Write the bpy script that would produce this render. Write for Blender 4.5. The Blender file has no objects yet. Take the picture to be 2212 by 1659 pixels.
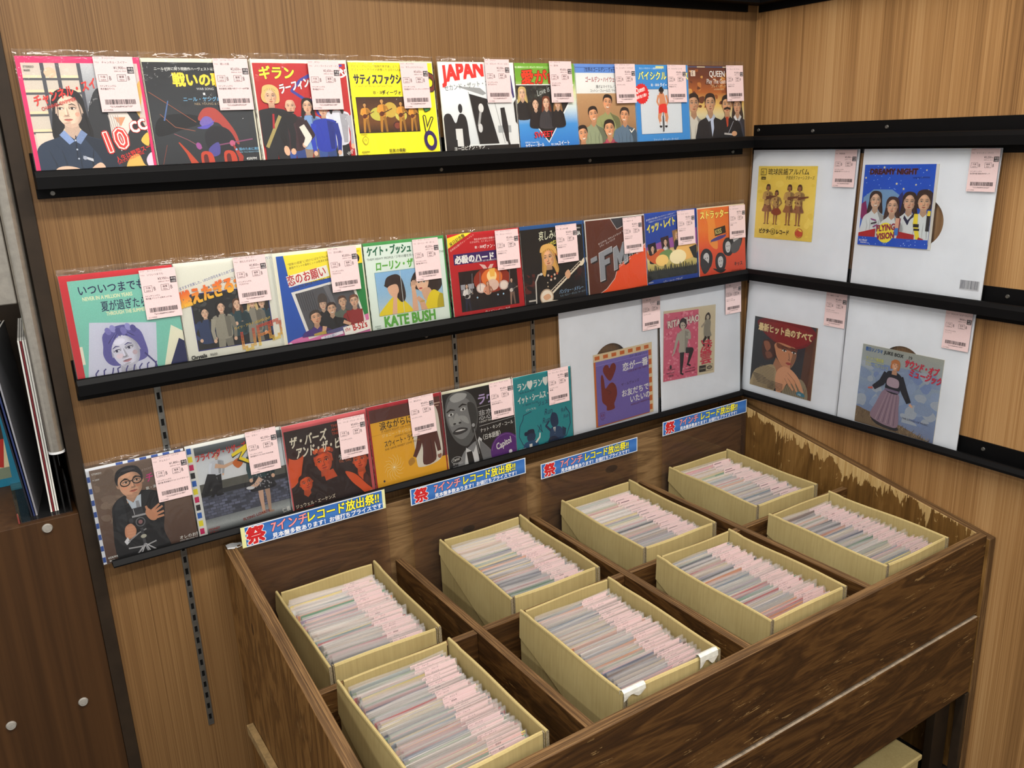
import bpy, math, random
from math import sin, cos, pi, radians, hypot
from mathutils import Vector, Matrix
random.seed(7)
S = bpy.context.scene
COL = S.collection

# ------------------------------------------------------------------ camera, world, lights
cam_d = bpy.data.cameras.new('camera')
cam_d.sensor_width = 36.0
cam_d.lens = 1830.43 * 36.0 / 2212.0
cam_d.clip_start = 0.02
cam = bpy.data.objects.new('camera', cam_d)
cam.location = (-1.80440, -1.59801, 1.51154)
cam.rotation_euler = (1.28470462, 0.0372721550, -0.579283255)
COL.objects.link(cam)
S.camera = cam

world = bpy.data.worlds.new('shop_air')
S.world = world
world.use_nodes = True
world.node_tree.nodes['Background'].inputs[0].default_value = (0.95, 0.93, 0.90, 1)
world.node_tree.nodes['Background'].inputs[1].default_value = 0.60


def lamp(name, loc, sx, sy, watt, col=(1.0, 0.965, 0.915), rot=(0, 0, 0)):
    d = bpy.data.lights.new(name, 'AREA')
    d.shape = 'RECTANGLE'
    d.size, d.size_y = sx, sy
    d.energy = watt
    d.color = col
    o = bpy.data.objects.new(name, d)
    o.location = loc
    o.rotation_euler = rot
    COL.objects.link(o)
    return o


# the shop's ceiling light lines: one close to the display wall, two further out
lamp('ceiling_lamp', (-1.15, -1.05, 2.66), 2.6, 0.16, 44)
lamp('ceiling_lamp', (-1.3, -2.35, 2.66), 2.6, 0.16, 40)
lamp('ceiling_lamp', (-3.3, -1.6, 2.66), 0.16, 2.2, 28)

S.view_settings.view_transform = 'Standard'
S.view_settings.look = 'None'
S.view_settings.exposure = 0.30
S.view_settings.gamma = 1.0
S.view_settings.use_curve_mapping = False
S.cycles.transparent_max_bounces = 40
S.cycles.max_bounces = 8


# ------------------------------------------------------------------ helpers
def lin(c):
    r = []
    for v in c[:3]:
        v = v / 255.0
        r.append(v / 12.92 if v <= 0.04045 else ((v + 0.055) / 1.055) ** 2.4)
    return (r[0], r[1], r[2], 1.0)


class NT:
    def __init__(s, name, rough=0.5, spec=0.5):
        s.m = bpy.data.materials.new(name)
        s.m.use_nodes = True
        s.t = s.m.node_tree
        s.b = s.t.nodes['Principled BSDF']
        s.b.inputs['Roughness'].default_value = rough
        s.b.inputs['Specular IOR Level'].default_value = spec

    def n(s, kind, **kw):
        nd = s.t.nodes.new(kind)
        for k, v in kw.items():
            if k.startswith('_'):
                setattr(nd, k[1:], v)
            else:
                nd.inputs[k.replace('__', ' ')].default_value = v
        return nd

    def l(s, a, b):
        s.t.links.new(a, b)

    def coords(s, scale=(1, 1, 1)):
        tc = s.n('ShaderNodeTexCoord')
        mp = s.n('ShaderNodeMapping')
        mp.inputs['Scale'].default_value = scale
        s.l(tc.outputs['Object'], mp.inputs['Vector'])
        return mp.outputs['Vector']

    def noise(s, scale=(1, 1, 1), detail=4, rough=0.6, dist=0.0):
        nd = s.n('ShaderNodeTexNoise')
        nd.inputs['Scale'].default_value = 1.0
        nd.inputs['Detail'].default_value = detail
        nd.inputs['Roughness'].default_value = rough
        nd.inputs['Distortion'].default_value = dist
        s.l(s.coords(scale), nd.inputs['Vector'])
        return nd.outputs['Fac']

    def math(s, op, a, b=None, clamp=False):
        nd = s.n('ShaderNodeMath', _operation=op)
        nd.use_clamp = clamp
        for i, v in enumerate((a, b)):
            if v is None:
                continue
            if isinstance(v, (int, float)):
                nd.inputs[i].default_value = v
            else:
                s.l(v, nd.inputs[i])
        return nd.outputs[0]

    def ramp(s, fac, stops):
        nd = s.n('ShaderNodeValToRGB')
        e = nd.color_ramp.elements
        while len(e) < len(stops):
            e.new(0.5)
        for el, (p, c) in zip(e, stops):
            el.position = p
            el.color = lin(c) if len(c) == 3 else c
        s.l(fac, nd.inputs['Fac'])
        return nd.outputs['Color']

    def mix(s, fac, a, b, blend='MIX'):
        nd = s.n('ShaderNodeMix', _data_type='RGBA', _blend_type=blend)
        for sock, v in ((nd.inputs['Factor'], fac), (nd.inputs['A'], a), (nd.inputs['B'], b)):
            if isinstance(v, (int, float)):
                sock.default_value = v
            elif isinstance(v, tuple):
                sock.default_value = lin(v) if len(v) == 3 else v
            else:
                s.l(v, sock)
        return nd.outputs['Result']

    def base(s, c):
        if isinstance(c, tuple):
            s.b.inputs['Base Color'].default_value = lin(c)
        else:
            s.l(c, s.b.inputs['Base Color'])

    def bump(s, h, strength=0.2, dist=0.002):
        nd = s.n('ShaderNodeBump')
        nd.inputs['Strength'].default_value = strength
        nd.inputs['Distance'].default_value = dist
        s.l(h, nd.inputs['Height'])
        s.l(nd.outputs['Normal'], s.b.inputs['Normal'])
        return nd


def axscale(axis, along, across):
    return tuple(along if a == axis else across for a in 'xyz')


# ------------------------------------------------------------------ materials
def laminate(name, dark, mid, light, band_across, band_amt, fine=170, rough=0.42):
    k = NT(name, rough, 0.35)
    fine1 = k.noise(axscale('z', 0.9, fine), 4, 0.75, 0.15)
    fine2 = k.noise(axscale('z', 2.5, fine * 1.8), 2, 0.6)
    band = k.noise(axscale('z', 0.35, band_across), 3, 0.55)
    f = k.math('ADD', k.math('MULTIPLY', fine1, 0.58), k.math('MULTIPLY', fine2, 0.28))
    f = k.math('ADD', f, k.math('MULTIPLY', k.math('SUBTRACT', band, 0.5), band_amt))
    c = k.ramp(f, [(0.24, dark), (0.43, mid), (0.64, light)])
    k.base(c)
    k.bump(fine1, 0.05, 0.001)
    return k.m


M = {}
M['wall_back'] = laminate('brown_streaked_laminate', (74, 50, 27), (121, 89, 54), (148, 114, 73), 9, 0.26, 480)
M['wall_right'] = laminate('honey_banded_laminate', (116, 82, 47), (161, 120, 74), (190, 151, 102), 15, 0.80, 260)


def flat(name, col, rough=0.5, spec=0.5, metal=0.0, var=0.0, sc=40):
    k = NT(name, rough, spec)
    k.b.inputs['Metallic'].default_value = metal
    if var:
        f = k.noise((sc, sc, sc), 4, 0.6)
        d = tuple(max(0, c * (1 - var)) for c in col)
        e = tuple(min(255, c * (1 + var)) for c in col)
        k.base(k.ramp(f, [(0.3, d), (0.7, e)]))
    else:
        k.base(col)
    return k.m


M['black_metal'] = flat('satin_black_metal', (8, 8, 9), 0.5, 0.14, 0.0, 0.12)
M['post'] = flat('dark_bronze_post', (44, 34, 24), 0.5, 0.3, 0.0, 0.10, 25)
M['floor'] = flat('dark_floor', (30, 27, 25), 0.5, 0.4, 0, 0.15, 9)
M['ceiling'] = flat('white_ceiling', (205, 203, 198), 0.9, 0.2, 0, 0.03, 6)
M['steel'] = flat('galvanised_steel', (120, 118, 112), 0.38, 0.5, 0.75, 0.10, 60)
M['alu'] = flat('brushed_aluminium', (168, 162, 152), 0.30, 0.5, 0.75, 0.05, 90)
M['screw'] = flat('grey_plastic_cap', (150, 146, 138), 0.4, 0.5, 0, 0.06, 200)
M['black'] = flat('matt_black', (9, 9, 9), 0.8, 0.2, 0, 0.1)
M['white_paper'] = flat('white_paper', (222, 224, 224), 0.6, 0.3, 0, 0.02, 30)
M['vinyl'] = flat('dark_vinyl', (52, 40, 34), 0.28, 0.5, 0, 0.10, 20)
M['board'] = flat('white_card', (236, 241, 247), 0.65, 0.3, 0, 0.015, 14)
M['tape'] = flat('torn_white_paper', (208, 208, 198), 0.7, 0.3, 0, 0.06, 120)

k = NT('brown_cabinet_laminate', 0.5, 0.3)
k.base(k.ramp(k.noise(axscale('z', 1.2, 60), 3, 0.6), [(0.3, (57, 36, 17)), (0.7, (75, 49, 25))]))
M['cabinet'] = k.m

k = NT('kraft_cardboard', 0.8, 0.2)
f1 = k.noise((260, 260, 5), 2, 0.5)
f2 = k.noise((9, 9, 9), 4, 0.6)
k.base(k.mix(0.55, k.ramp(f1, [(0.3, (166, 147, 96)), (0.7, (188, 170, 117))]), k.ramp(f2, [(0.3, (170, 151, 101)), (0.7, (190, 173, 122))])))
k.bump(f1, 0.06, 0.001)
M['card'] = k.m
M['card_edge'] = flat('cardboard_cut_edge', (132, 120, 96), 0.9, 0.2, 0, 0.25, 400)


def pine(name, axis, dark=(44, 27, 12), mid=(74, 48, 22), light=(108, 75, 38), wear_amt=0.55, scratch=True):
    """Stained, knotty, worn construction wood with its grain along one axis."""
    k = NT(name, 0.5, 0.35)
    fig = k.noise(axscale(axis, 2.2, 13), 3, 0.55, 2.2)
    ring = k.math('PINGPONG', k.math('MULTIPLY', fig, 9.0), 1.0)
    fine = k.noise(axscale(axis, 9, 330), 3, 0.7)
    f = k.math('ADD', k.math('MULTIPLY', ring, 0.30), k.math('MULTIPLY', fine, 0.45))
    f = k.math('ADD', f, k.math('MULTIPLY', fig, 0.35))
    c = k.ramp(f, [(0.28, dark), (0.55, mid), (0.85, light)])
    # dark knots
    v = k.n('ShaderNodeTexVoronoi')
    v.inputs['Scale'].default_value = 1.0
    k.l(k.coords(axscale(axis, 4.2, 8.5)), v.inputs['Vector'])
    kn = k.math('LESS_THAN', v.outputs['Distance'], 0.085)
    c = k.mix(k.math('MULTIPLY', kn, 0.75), c, (34, 19, 8))
    if scratch:
        w1 = k.noise(axscale(axis, 20, 190), 4, 0.7, 0.3)
        w2 = k.noise((5.5, 5.5, 5.5), 3, 0.6)
        w = k.math('MULTIPLY', k.math('GREATER_THAN', w1, 0.635), k.math('GREATER_THAN', w2, 0.54))
        c = k.mix(k.math('MULTIPLY', w, wear_amt), c, (186, 150, 96))
    k.base(c)
    k.bump(fine, 0.25, 0.001)
    return k.m


M['pine_x'] = pine('stained_pine_along_width', 'x', wear_amt=0.5)
M['pine_y'] = pine('stained_pine_along_depth', 'y', wear_amt=0.45)
M['pine_back'] = pine('stained_pine_back_board', 'x', (90, 67, 42), (126, 98, 65), (150, 120, 82), 0.3, False)
M['pine_z'] = pine('stained_pine_upright', 'z', (74, 48, 22), (110, 76, 37), (144, 105, 58), 0.5)
M['batten'] = flat('pale_batten', (150, 124, 84), 0.6, 0.3, 0, 0.15, 60)
M['groove'] = flat('highlit_board_edge', (136, 122, 104), 0.5, 0.4, 0, 0.2, 50)  # pale tone paints the highlight along the groove between the front boards


def rim(name, axis):
    k = NT(name, 0.6, 0.3)
    st = k.noise((3.5, 420, 5) if axis == 'x' else (420, 3.5, 5), 3, 0.65)
    w = k.noise((6, 90, 8) if axis == 'x' else (90, 6, 8), 4, 0.7)
    k.base(k.ramp(k.math('ADD', k.math('MULTIPLY', st, 0.6), k.math('MULTIPLY', w, 0.45)),
                  [(0.36, (50, 34, 19)), (0.52, (94, 69, 42)), (0.66, (136, 104, 66)), (0.80, (194, 158, 104))]))
    k.bump(st, 0.4, 0.001)
    return k.m


M['rim_x'] = rim('worn_plywood_edge_along_width', 'x')
M['rim_y'] = rim('worn_plywood_edge_along_depth', 'y')

# right cheek of the bin: stain rubbed through to bare wood in drips under its slanted top
k = NT('rubbed_stained_plywood', 0.42, 0.4)
tc = k.n('ShaderNodeTexCoord')
sep = k.n('ShaderNodeSeparateXYZ')
k.l(tc.outputs['Object'], sep.inputs[0])
top = k.math('ADD', k.math('MULTIPLY', sep.outputs['Y'], 0.19), 0.7598)
dist = k.math('SUBTRACT', top, sep.outputs['Z'])
drip = k.noise((4, 26, 5), 5, 0.62, 0.6)
patch = k.noise((4, 7, 6), 2, 0.5)
edge = k.math('ADD', k.math('MULTIPLY', k.math('SUBTRACT', drip, 0.49), 0.26), k.math('MULTIPLY', k.math('SUBTRACT', patch, 0.45), 0.13))
bare = k.math('LESS_THAN', dist, edge)
fig = k.noise((4, 9, 3.0), 3, 0.6, 2.6)
fine = k.noise((200, 200, 8), 3, 0.7)
f = k.math('ADD', k.math('MULTIPLY', fig, 0.6), k.math('MULTIPLY', fine, 0.35))
stain = k.ramp(f, [(0.30, (78, 53, 24)), (0.50, (116, 83, 41)), (0.68, (150, 112, 62))])
rubbed = k.ramp(fine, [(0.3, (176, 140, 84)), (0.7, (208, 178, 122))])
fleck = k.math('GREATER_THAN', k.noise((60, 60, 26), 4, 0.7, 0.6), 0.655)
c = k.mix(k.math('MULTIPLY', fleck, 0.6), stain, (196, 162, 104))
k.base(k.mix(bare, c, rubbed))
M['cheek'] = k.m


def film(name, haze, gloss_rough, wr_scale, wr_strength, tint=(255, 255, 255), fres=1.45):
    k = NT(name)
    t = k.t
    t.nodes.remove(k.b)
    out = t.nodes['Material Output']
    tr = k.n('ShaderNodeBsdfTransparent')
    tr.inputs['Color'].default_value = lin(tint)
    df = k.n('ShaderNodeBsdfDiffuse')
    df.inputs['Color'].default_value = lin((236, 236, 238))
    gl = k.n('ShaderNodeBsdfGlossy')
    gl.inputs['Roughness'].default_value = gloss_rough
    gl.inputs['Color'].default_value = (1, 1, 1, 1)
    fr = k.n('ShaderNodeFresnel')
    fr.inputs['IOR'].default_value = fres
    bp = k.n('ShaderNodeBump')
    bp.inputs['Strength'].default_value = wr_strength
    bp.inputs['Distance'].default_value = 0.004
    k.l(k.noise((wr_scale, wr_scale, wr_scale * 0.6), 3, 0.55, 1.2), bp.inputs['Height'])
    k.l(bp.outputs[0], gl.inputs['Normal'])
    m1 = k.n('ShaderNodeMixShader')
    m1.inputs[0].default_value = haze
    k.l(tr.outputs[0], m1.inputs[1])
    k.l(df.outputs[0], m1.inputs[2])
    m2 = k.n('ShaderNodeMixShader')
    k.l(fr.outputs[0], m2.inputs[0])
    k.l(m1.outputs[0], m2.inputs[1])
    k.l(gl.outputs[0], m2.inputs[2])
    k.l(m2.outputs[0], out.inputs['Surface'])
    return k.m


M['film'] = film('clear_plastic_sleeve_film', 0.012, 0.07, 20, 0.9, fres=1.28)
M['film_soft'] = film('thin_hazy_polybag_film', 0.17, 0.22, 60, 0.5, (252, 249, 246), fres=1.12)
M['acrylic'] = film('clear_acrylic_sheet', 0.014, 0.03, 2, 0.02, (240, 232, 222), fres=1.18)

# printed paper and card: the ink colours sit in a colour attribute, with a faint paper mottle
k = NT('printed_paper', 0.38, 0.4)
at = k.n('ShaderNodeVertexColor')
at.layer_name = 'ink'
mt = k.noise((900, 900, 900), 2, 0.5)
k.base(k.mix(0.10, at.outputs['Color'], k.ramp(mt, [(0.3, (40, 40, 40)), (0.7, (255, 255, 255))]), 'OVERLAY'))
M['print'] = k.m


class MB:
    """Collects shapes and links them as ONE mesh object."""
    def __init__(s):
        s.v, s.f, s.mi, s.c = [], [], [], []

    def face(s, pts, mi=0, col=(255, 255, 255)):
        b = len(s.v)
        s.v += [tuple(p) for p in pts]
        s.f.append(tuple(range(b, b + len(pts))))
        s.mi.append(mi)
        s.c.append(col)

    def box(s, x0, x1, y0, y1, z0, z1, mi=0, col=(255, 255, 255), top=None):
        b = len(s.v)
        s.v += [(x0, y0, z0), (x1, y0, z0), (x1, y1, z0), (x0, y1, z0), (x0, y0, z1), (x1, y0, z1), (x1, y1, z1), (x0, y1, z1)]
        for q in ((3, 2, 1, 0), (4, 5, 6, 7), (0, 1, 5, 4), (1, 2, 6, 5), (2, 3, 7, 6), (3, 0, 4, 7)):
            s.f.append(tuple(b + i for i in q))
            s.mi.append(top if (top is not None and q == (4, 5, 6, 7)) else mi)
            s.c.append(col)

    def prism(s, prof, axis, a, b, mi=0, top_mi=None, col=(255, 255, 255)):
        """prof: closed outline in the two other axes, extruded from a to b along the axis."""
        def P(p, t):
            return {'x': (t, p[0], p[1]), 'y': (p[0], t, p[1]), 'z': (p[0], p[1], t)}[axis]
        n = len(prof)
        k0 = len(s.v)
        s.v += [P(p, a) for p in prof] + [P(p, b) for p in prof]
        for i in range(n):
            j = (i + 1) % n
            s.f.append((k0 + i, k0 + j, k0 + n + j, k0 + n + i))
            s.mi.append(mi)
            s.c.append(col)
        s.f.append(tuple(k0 + i for i in range(n))[::-1])
        s.f.append(tuple(k0 + n + i for i in range(n)))
        s.mi += [mi, mi]
        s.c += [col, col]

    def tube(s, p0, p1, r, n=16, mi=0, r1=None, caps=True, arc=(0, 2 * pi)):
        p0, p1 = Vector(p0), Vector(p1)
        d = (p1 - p0).normalized()
        u = d.orthogonal().normalized()
        w = d.cross(u)
        r1 = r if r1 is None else r1
        k0 = len(s.v)
        for p, rr in ((p0, r), (p1, r1)):
            for i in range(n):
                a = 2 * pi * i / n
                s.v.append(tuple(p + (u * cos(a) + w * sin(a)) * rr))
        for i in range(n):
            j = (i + 1) % n
            s.f.append((k0 + i, k0 + j, k0 + n + j, k0 + n + i))
            s.mi.append(mi)
            s.c.append((255, 255, 255))
        if caps:
            s.f.append(tuple(range(k0 + n - 1, k0 - 1, -1)))
            s.f.append(tuple(range(k0 + n, k0 + 2 * n)))
            s.mi += [mi, mi]
            s.c += [(255, 255, 255)] * 2

    def grid(s, nu, nv, fn, mi=0, col=(255, 255, 255)):
        k0 = len(s.v)
        for i in range(nu + 1):
            for j in range(nv + 1):
                s.v.append(tuple(fn(i / nu, j / nv)))
        for i in range(nu):
            for j in range(nv):
                a = k0 + i * (nv + 1) + j
                s.f.append((a, a + nv + 1, a + nv + 2, a + 1))
                s.mi.append(mi)
                s.c.append(col)

    def mesh(s, name, mats, ink=False, smooth=False):
        me = bpy.data.meshes.new(name)
        me.from_pydata(s.v, [], s.f)
        for m in (mats if isinstance(mats, (list, tuple)) else [mats]):
            me.materials.append(M[m] if isinstance(m, str) else m)
        me.polygons.foreach_set('material_index', s.mi)
        if ink:
            at = me.color_attributes.new('ink', 'FLOAT_COLOR', 'CORNER')
            buf = []
            for f, c in zip(s.f, s.c):
                if isinstance(c[0], (tuple, list)):
                    for q in c:
                        buf += q if len(q) == 4 and isinstance(q[3], float) else lin(q)
                else:
                    buf += list(c if len(c) == 4 else lin(c)) * len(f)
            at.data.foreach_set('color', buf)
        if smooth:
            me.polygons.foreach_set('use_smooth', [True] * len(me.polygons))
        me.update()
        return me

    def build(s, name, mats, parent=None, bevel=0.0, ink=False, smooth=False, loc=None, rot=None):
        return obj(name, s.mesh(name, mats, ink, smooth), parent, bevel, loc, rot)


def obj(name, me, parent=None, bevel=0.0, loc=None, rot=None):
    o = bpy.data.objects.new(name, me)
    COL.objects.link(o)
    if parent is not None:
        o.parent = parent
    if loc is not None:
        o.location = loc
    if rot is not None:
        o.rotation_euler = rot
    if bevel:
        b = o.modifiers.new('edge', 'BEVEL')
        b.width = bevel
        b.segments = 2
        b.limit_method = 'ANGLE'
    return o


def tag(o, label=None, cat=None, group=None, kind=None):
    for key, val in (('label', label), ('category', cat), ('group', group), ('kind', kind)):
        if val is not None:
            o[key] = val
    return o


def thing(name, label, cat, loc=(0, 0, 0), rot=(0, 0, 0), group=None):
    o = bpy.data.objects.new(name, None)
    o.empty_display_size = 0.03
    COL.objects.link(o)
    o.location = loc
    o.rotation_euler = rot
    return tag(o, label, cat, group)


def copy_tree(o, parent=None):
    c = o.copy()
    COL.objects.link(c)
    if parent is not None:
        c.parent = parent
    for ch in list(o.children):
        copy_tree(ch, c)
    return c


# ------------------------------------------------------------------ the setting
def struct(name, mb, mats, bevel=0.0):
    return tag(mb.build(name, mats, None, bevel), kind='structure')


b = MB(); b.box(-4.2, 2.0, -4.0, 1.0, -0.05, 0.0); struct('floor', b, 'floor')
b = MB(); b.box(-4.2, 0.02, -4.0, 0.32, 2.70, 2.74); struct('ceiling', b, 'ceiling')
b = MB(); b.box(-1.690, -0.006, 0.0, 0.018, 0.0, 2.70); struct('wall_back', b, 'wall_back')
b = MB(); b.box(0.0, 0.018, -2.6, 0.018, 0.0, 2.70); struct('wall_right', b, 'wall_right')
b = MB(); b.box(-0.006, 0.0, -0.004, 0.018, 0.0, 2.70); struct('trim_1', b, 'wall_right')
b = MB()
b.box(-1.7125, -1.6905, -0.006, 0.30, 0.0, 2.70)
struct('trim_2', b, 'post', 0.001)
b = MB(); b.box(-4.2, -1.7125, 0.30, 0.32, 0.0, 2.70); struct('wall_left', b, 'post')


# ------------------------------------------------------------------ black display rails
def rail(along, z0, a, c, label, group, screws, drop=0.029, front=0.042, low=0.045):
    """along 'x' sits on the back wall, 'y' on the right wall; a..c is its run; z0 the top of its lip."""
    e = 1 if along == 'x' else 1
    t = thing('display_rail', label, 'display rail', ((a + c) / 2, 0, z0) if along == 'x' else (0, (a + c) / 2, z0), (0, 0, 0), group)
    h = (c - a) / 2
    m = MB()
    m.prism([(-0.004, -low), (-0.0002, -low), (-0.0002, 0.027), (-0.004, 0.027)], along, -h, h)
    plate = m.build('back_plate', 'black_metal', t, 0.0006)
    m = MB()
    m.prism([(-0.0042, -drop), (-front, -drop), (-front, -0.010), (-front + 0.006, -0.0015), (-front + 0.010, 0.0), (-front + 0.0125, -0.002),
             (-front + 0.0125, -0.009), (-0.0042, -0.009)], along, -h, h)
    m.build('lip', 'black_metal', t, 0.0005)
    for s, dz in screws:
        m = MB()
        p = s - (a + c) / 2
        if along == 'x':
            m.tube((p, -0.004, dz), (p, -0.0062, dz), 0.0045, 14, 0, 0.0035)
        else:
            m.tube((-0.004, p, dz), (-0.0062, p, dz), 0.0045, 14, 0, 0.0035)
        m.build('screw', 'steel', plate)
    return t


XC = -0.0430
RG = 'black display rails on the wood panelling'
rail('x', 1.829, -1.683, XC, 'black rail along the very top of the back wall, holding no records', RG, [])
rail('x', 1.485, -1.683, XC, 'uppermost black rail on the back wall that carries nine bagged records', RG, [(-1.66, -0.037), (-0.94, -0.037), (-0.55, -0.037), (-0.08, -0.037)])
rail('x', 1.1415, -1.680, XC, 'middle black rail on the back wall, under the turquoise portrait sleeve', RG, [(-1.0, -0.037), (-0.08, -0.037)])
rail('x', 0.801, -1.677, XC, 'lowest and thinnest black rail on the back wall, just above the wooden bin', RG, [], drop=0.0125, low=0.015)
rail('y', 1.829, -2.2, -0.001, 'black rail at the top edge of the honey coloured right wall', RG, [])
rail('y', 1.485, -2.2, -0.001, 'empty black rail on the right wall above the two upper white boards', RG, [(-0.02, 0.014), (-0.19, 0.008), (-0.39, 0.012)])
rail('y', 1.1415, -2.2, -0.001, 'black rail on the right wall holding the yellow and blue star sleeves', RG, [(-0.70, 0.010), (-1.3, 0.010)])
rail('y', 0.801, -2.2, -0.001, 'lowest black rail on the right wall, under the red hat sleeve', RG, [(-0.69, 0.010), (-1.3, 0.010)], drop=0.016, low=0.022)


# ------------------------------------------------------------------ slotted wall standards
def standard(x, z0, z1, label):
    t = thing('slotted_standard', label, 'wall standard', (x, 0, z0), (0, 0, 0), 'slotted metal standards let into the back wall')
    m = MB()
    w, g, y0, y1 = 0.0056, 0.0027, -0.0022, -0.0002
    H = z1 - z0
    m.box(-w, -g, y0, y1, 0, H)
    m.box(g, w, y0, y1, 0, H)
    n = int(H / 0.0255)
    for i in range(n + 1):
        a = i * 0.0255
        m.box(-g, g, y0, y1, a, min(H, a + 0.0125))
    m.build('slotted_strip', 'steel', t)
    m = MB()
    m.box(-g, g, -0.0007, -0.0002, 0, H)
    m.build('slot_recess', 'black', t)


standard(-1.550, 0.372, 1.115, 'slotted steel standard with a long bare lower end left of the bin')
standard(-0.931, 0.77, 1.115, 'slotted steel standard over the black and white portrait sleeve')
standard(-0.722, 0.77, 1.115, 'slotted steel standard beside the big white board, above the teal cartoon sleeve')
standard(-0.092, 0.762, 0.81, 'short stub of slotted standard just above the bin near the corner')

# ------------------------------------------------------------------ wooden record bin
BIN_Y0, BIN_Y1 = -0.742, -0.004


def ztop(y):
    return 0.7598 + 0.19 * y


t = thing('record_bin', 'worn dark-stained wooden record bin with eight compartments in the corner', 'record bin', (0, 0, 0))


def cheek(x0, x1, mats):
    m = MB()
    pr = [(BIN_Y1, 0.0), (BIN_Y0, 0.0), (BIN_Y0, ztop(BIN_Y0)), (BIN_Y1, ztop(BIN_Y1))]
    n = 4
    k0 = len(m.v)
    m.v += [(x0, p[0], p[1]) for p in pr] + [(x1, p[0], p[1]) for p in pr]
    fs = [((0, 1, 2, 3), 0), ((7, 6, 5, 4), 0), ((1, 5, 6, 2), 1), ((2, 6, 7, 3), 1), ((0, 3, 7, 4), 0), ((0, 4, 5, 1), 0)]
    for f, mi in fs:
        m.f.append(f); m.mi.append(mi); m.c.append((255, 255, 255))
    return m.build('side_panel', mats, t, 0.0016)


cheek(-0.0285, -0.0045, ['cheek', 'rim_y'])
cheek(-1.478, -1.455, ['pine_z', 'rim_y'])
m = MB(); m.box(-1.4545, -0.029, -0.026, -0.005, 0.20, 0.756, 0, top=1); m.build('back_panel', ['pine_back', 'rim_x'], t, 0.0012)
m = MB(); m.box(-1.4545, -0.029, -0.735, -0.714, 0.433, 0.628, 0, top=1); m.build('front_board', ['pine_x', 'rim_x'], t, 0.0016)
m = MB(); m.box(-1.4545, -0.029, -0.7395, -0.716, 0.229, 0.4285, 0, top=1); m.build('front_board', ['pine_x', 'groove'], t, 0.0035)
m = MB(); m.box(-1.4545, -0.029, -0.713, -0.0265, 0.428, 0.444, 0); m.build('bin_floor', ['pine_x', 'rim_x'], t)
for x in (-1.1155, -0.757, -0.4085):
    m = MB(); m.box(x - 0.009, x + 0.009, -0.7135, -0.0265, 0.4445, 0.620, 0, top=1); m.build('divider', ['pine_y', 'rim_y'], t, 0.0014)
for xa, xb in ((-1.4545, -1.125), (-1.106, -0.7665), (-0.7475, -0.418), (-0.399, -0.029)):
    m = MB(); m.box(xa, xb, -0.381, -0.365, 0.4445, 0.619, 0, top=1); m.build('cross_divider', ['pine_x', 'rim_x'], t, 0.0012)
m = MB(); m.box(-1.492, -1.4785, -0.742, -0.05, 0.352, 0.374, 0, top=1); m.build('side_batten', ['batten', 'batten'], t, 0.001)
m = MB(); m.box(-0.0445, -0.0290, -0.7415, -0.7405 + 0.02, 0.0, 0.228, 0); m.box(-0.105, -0.046, -0.71, -0.69, 0.0, 0.2285, 0); m.build('corner_post', 'post', t, 0.001)
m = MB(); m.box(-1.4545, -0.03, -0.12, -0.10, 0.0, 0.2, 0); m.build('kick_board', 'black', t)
m = MB()
m.grid(6, 3, lambda u, v: (-1.474 + 0.03 * u, -0.012 - 0.016 * v, ztop(-0.012 - 0.016 * v) + 0.0012 + 0.0015 * sin(u * 5 + v * 2)))
m.build('paper_scrap', 'white_paper', t)


# ------------------------------------------------------------------ kraft cardboard boxes
BW, BL, BH = 0.217, 0.305, 0.203
BOX_Z = 0.4448


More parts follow.
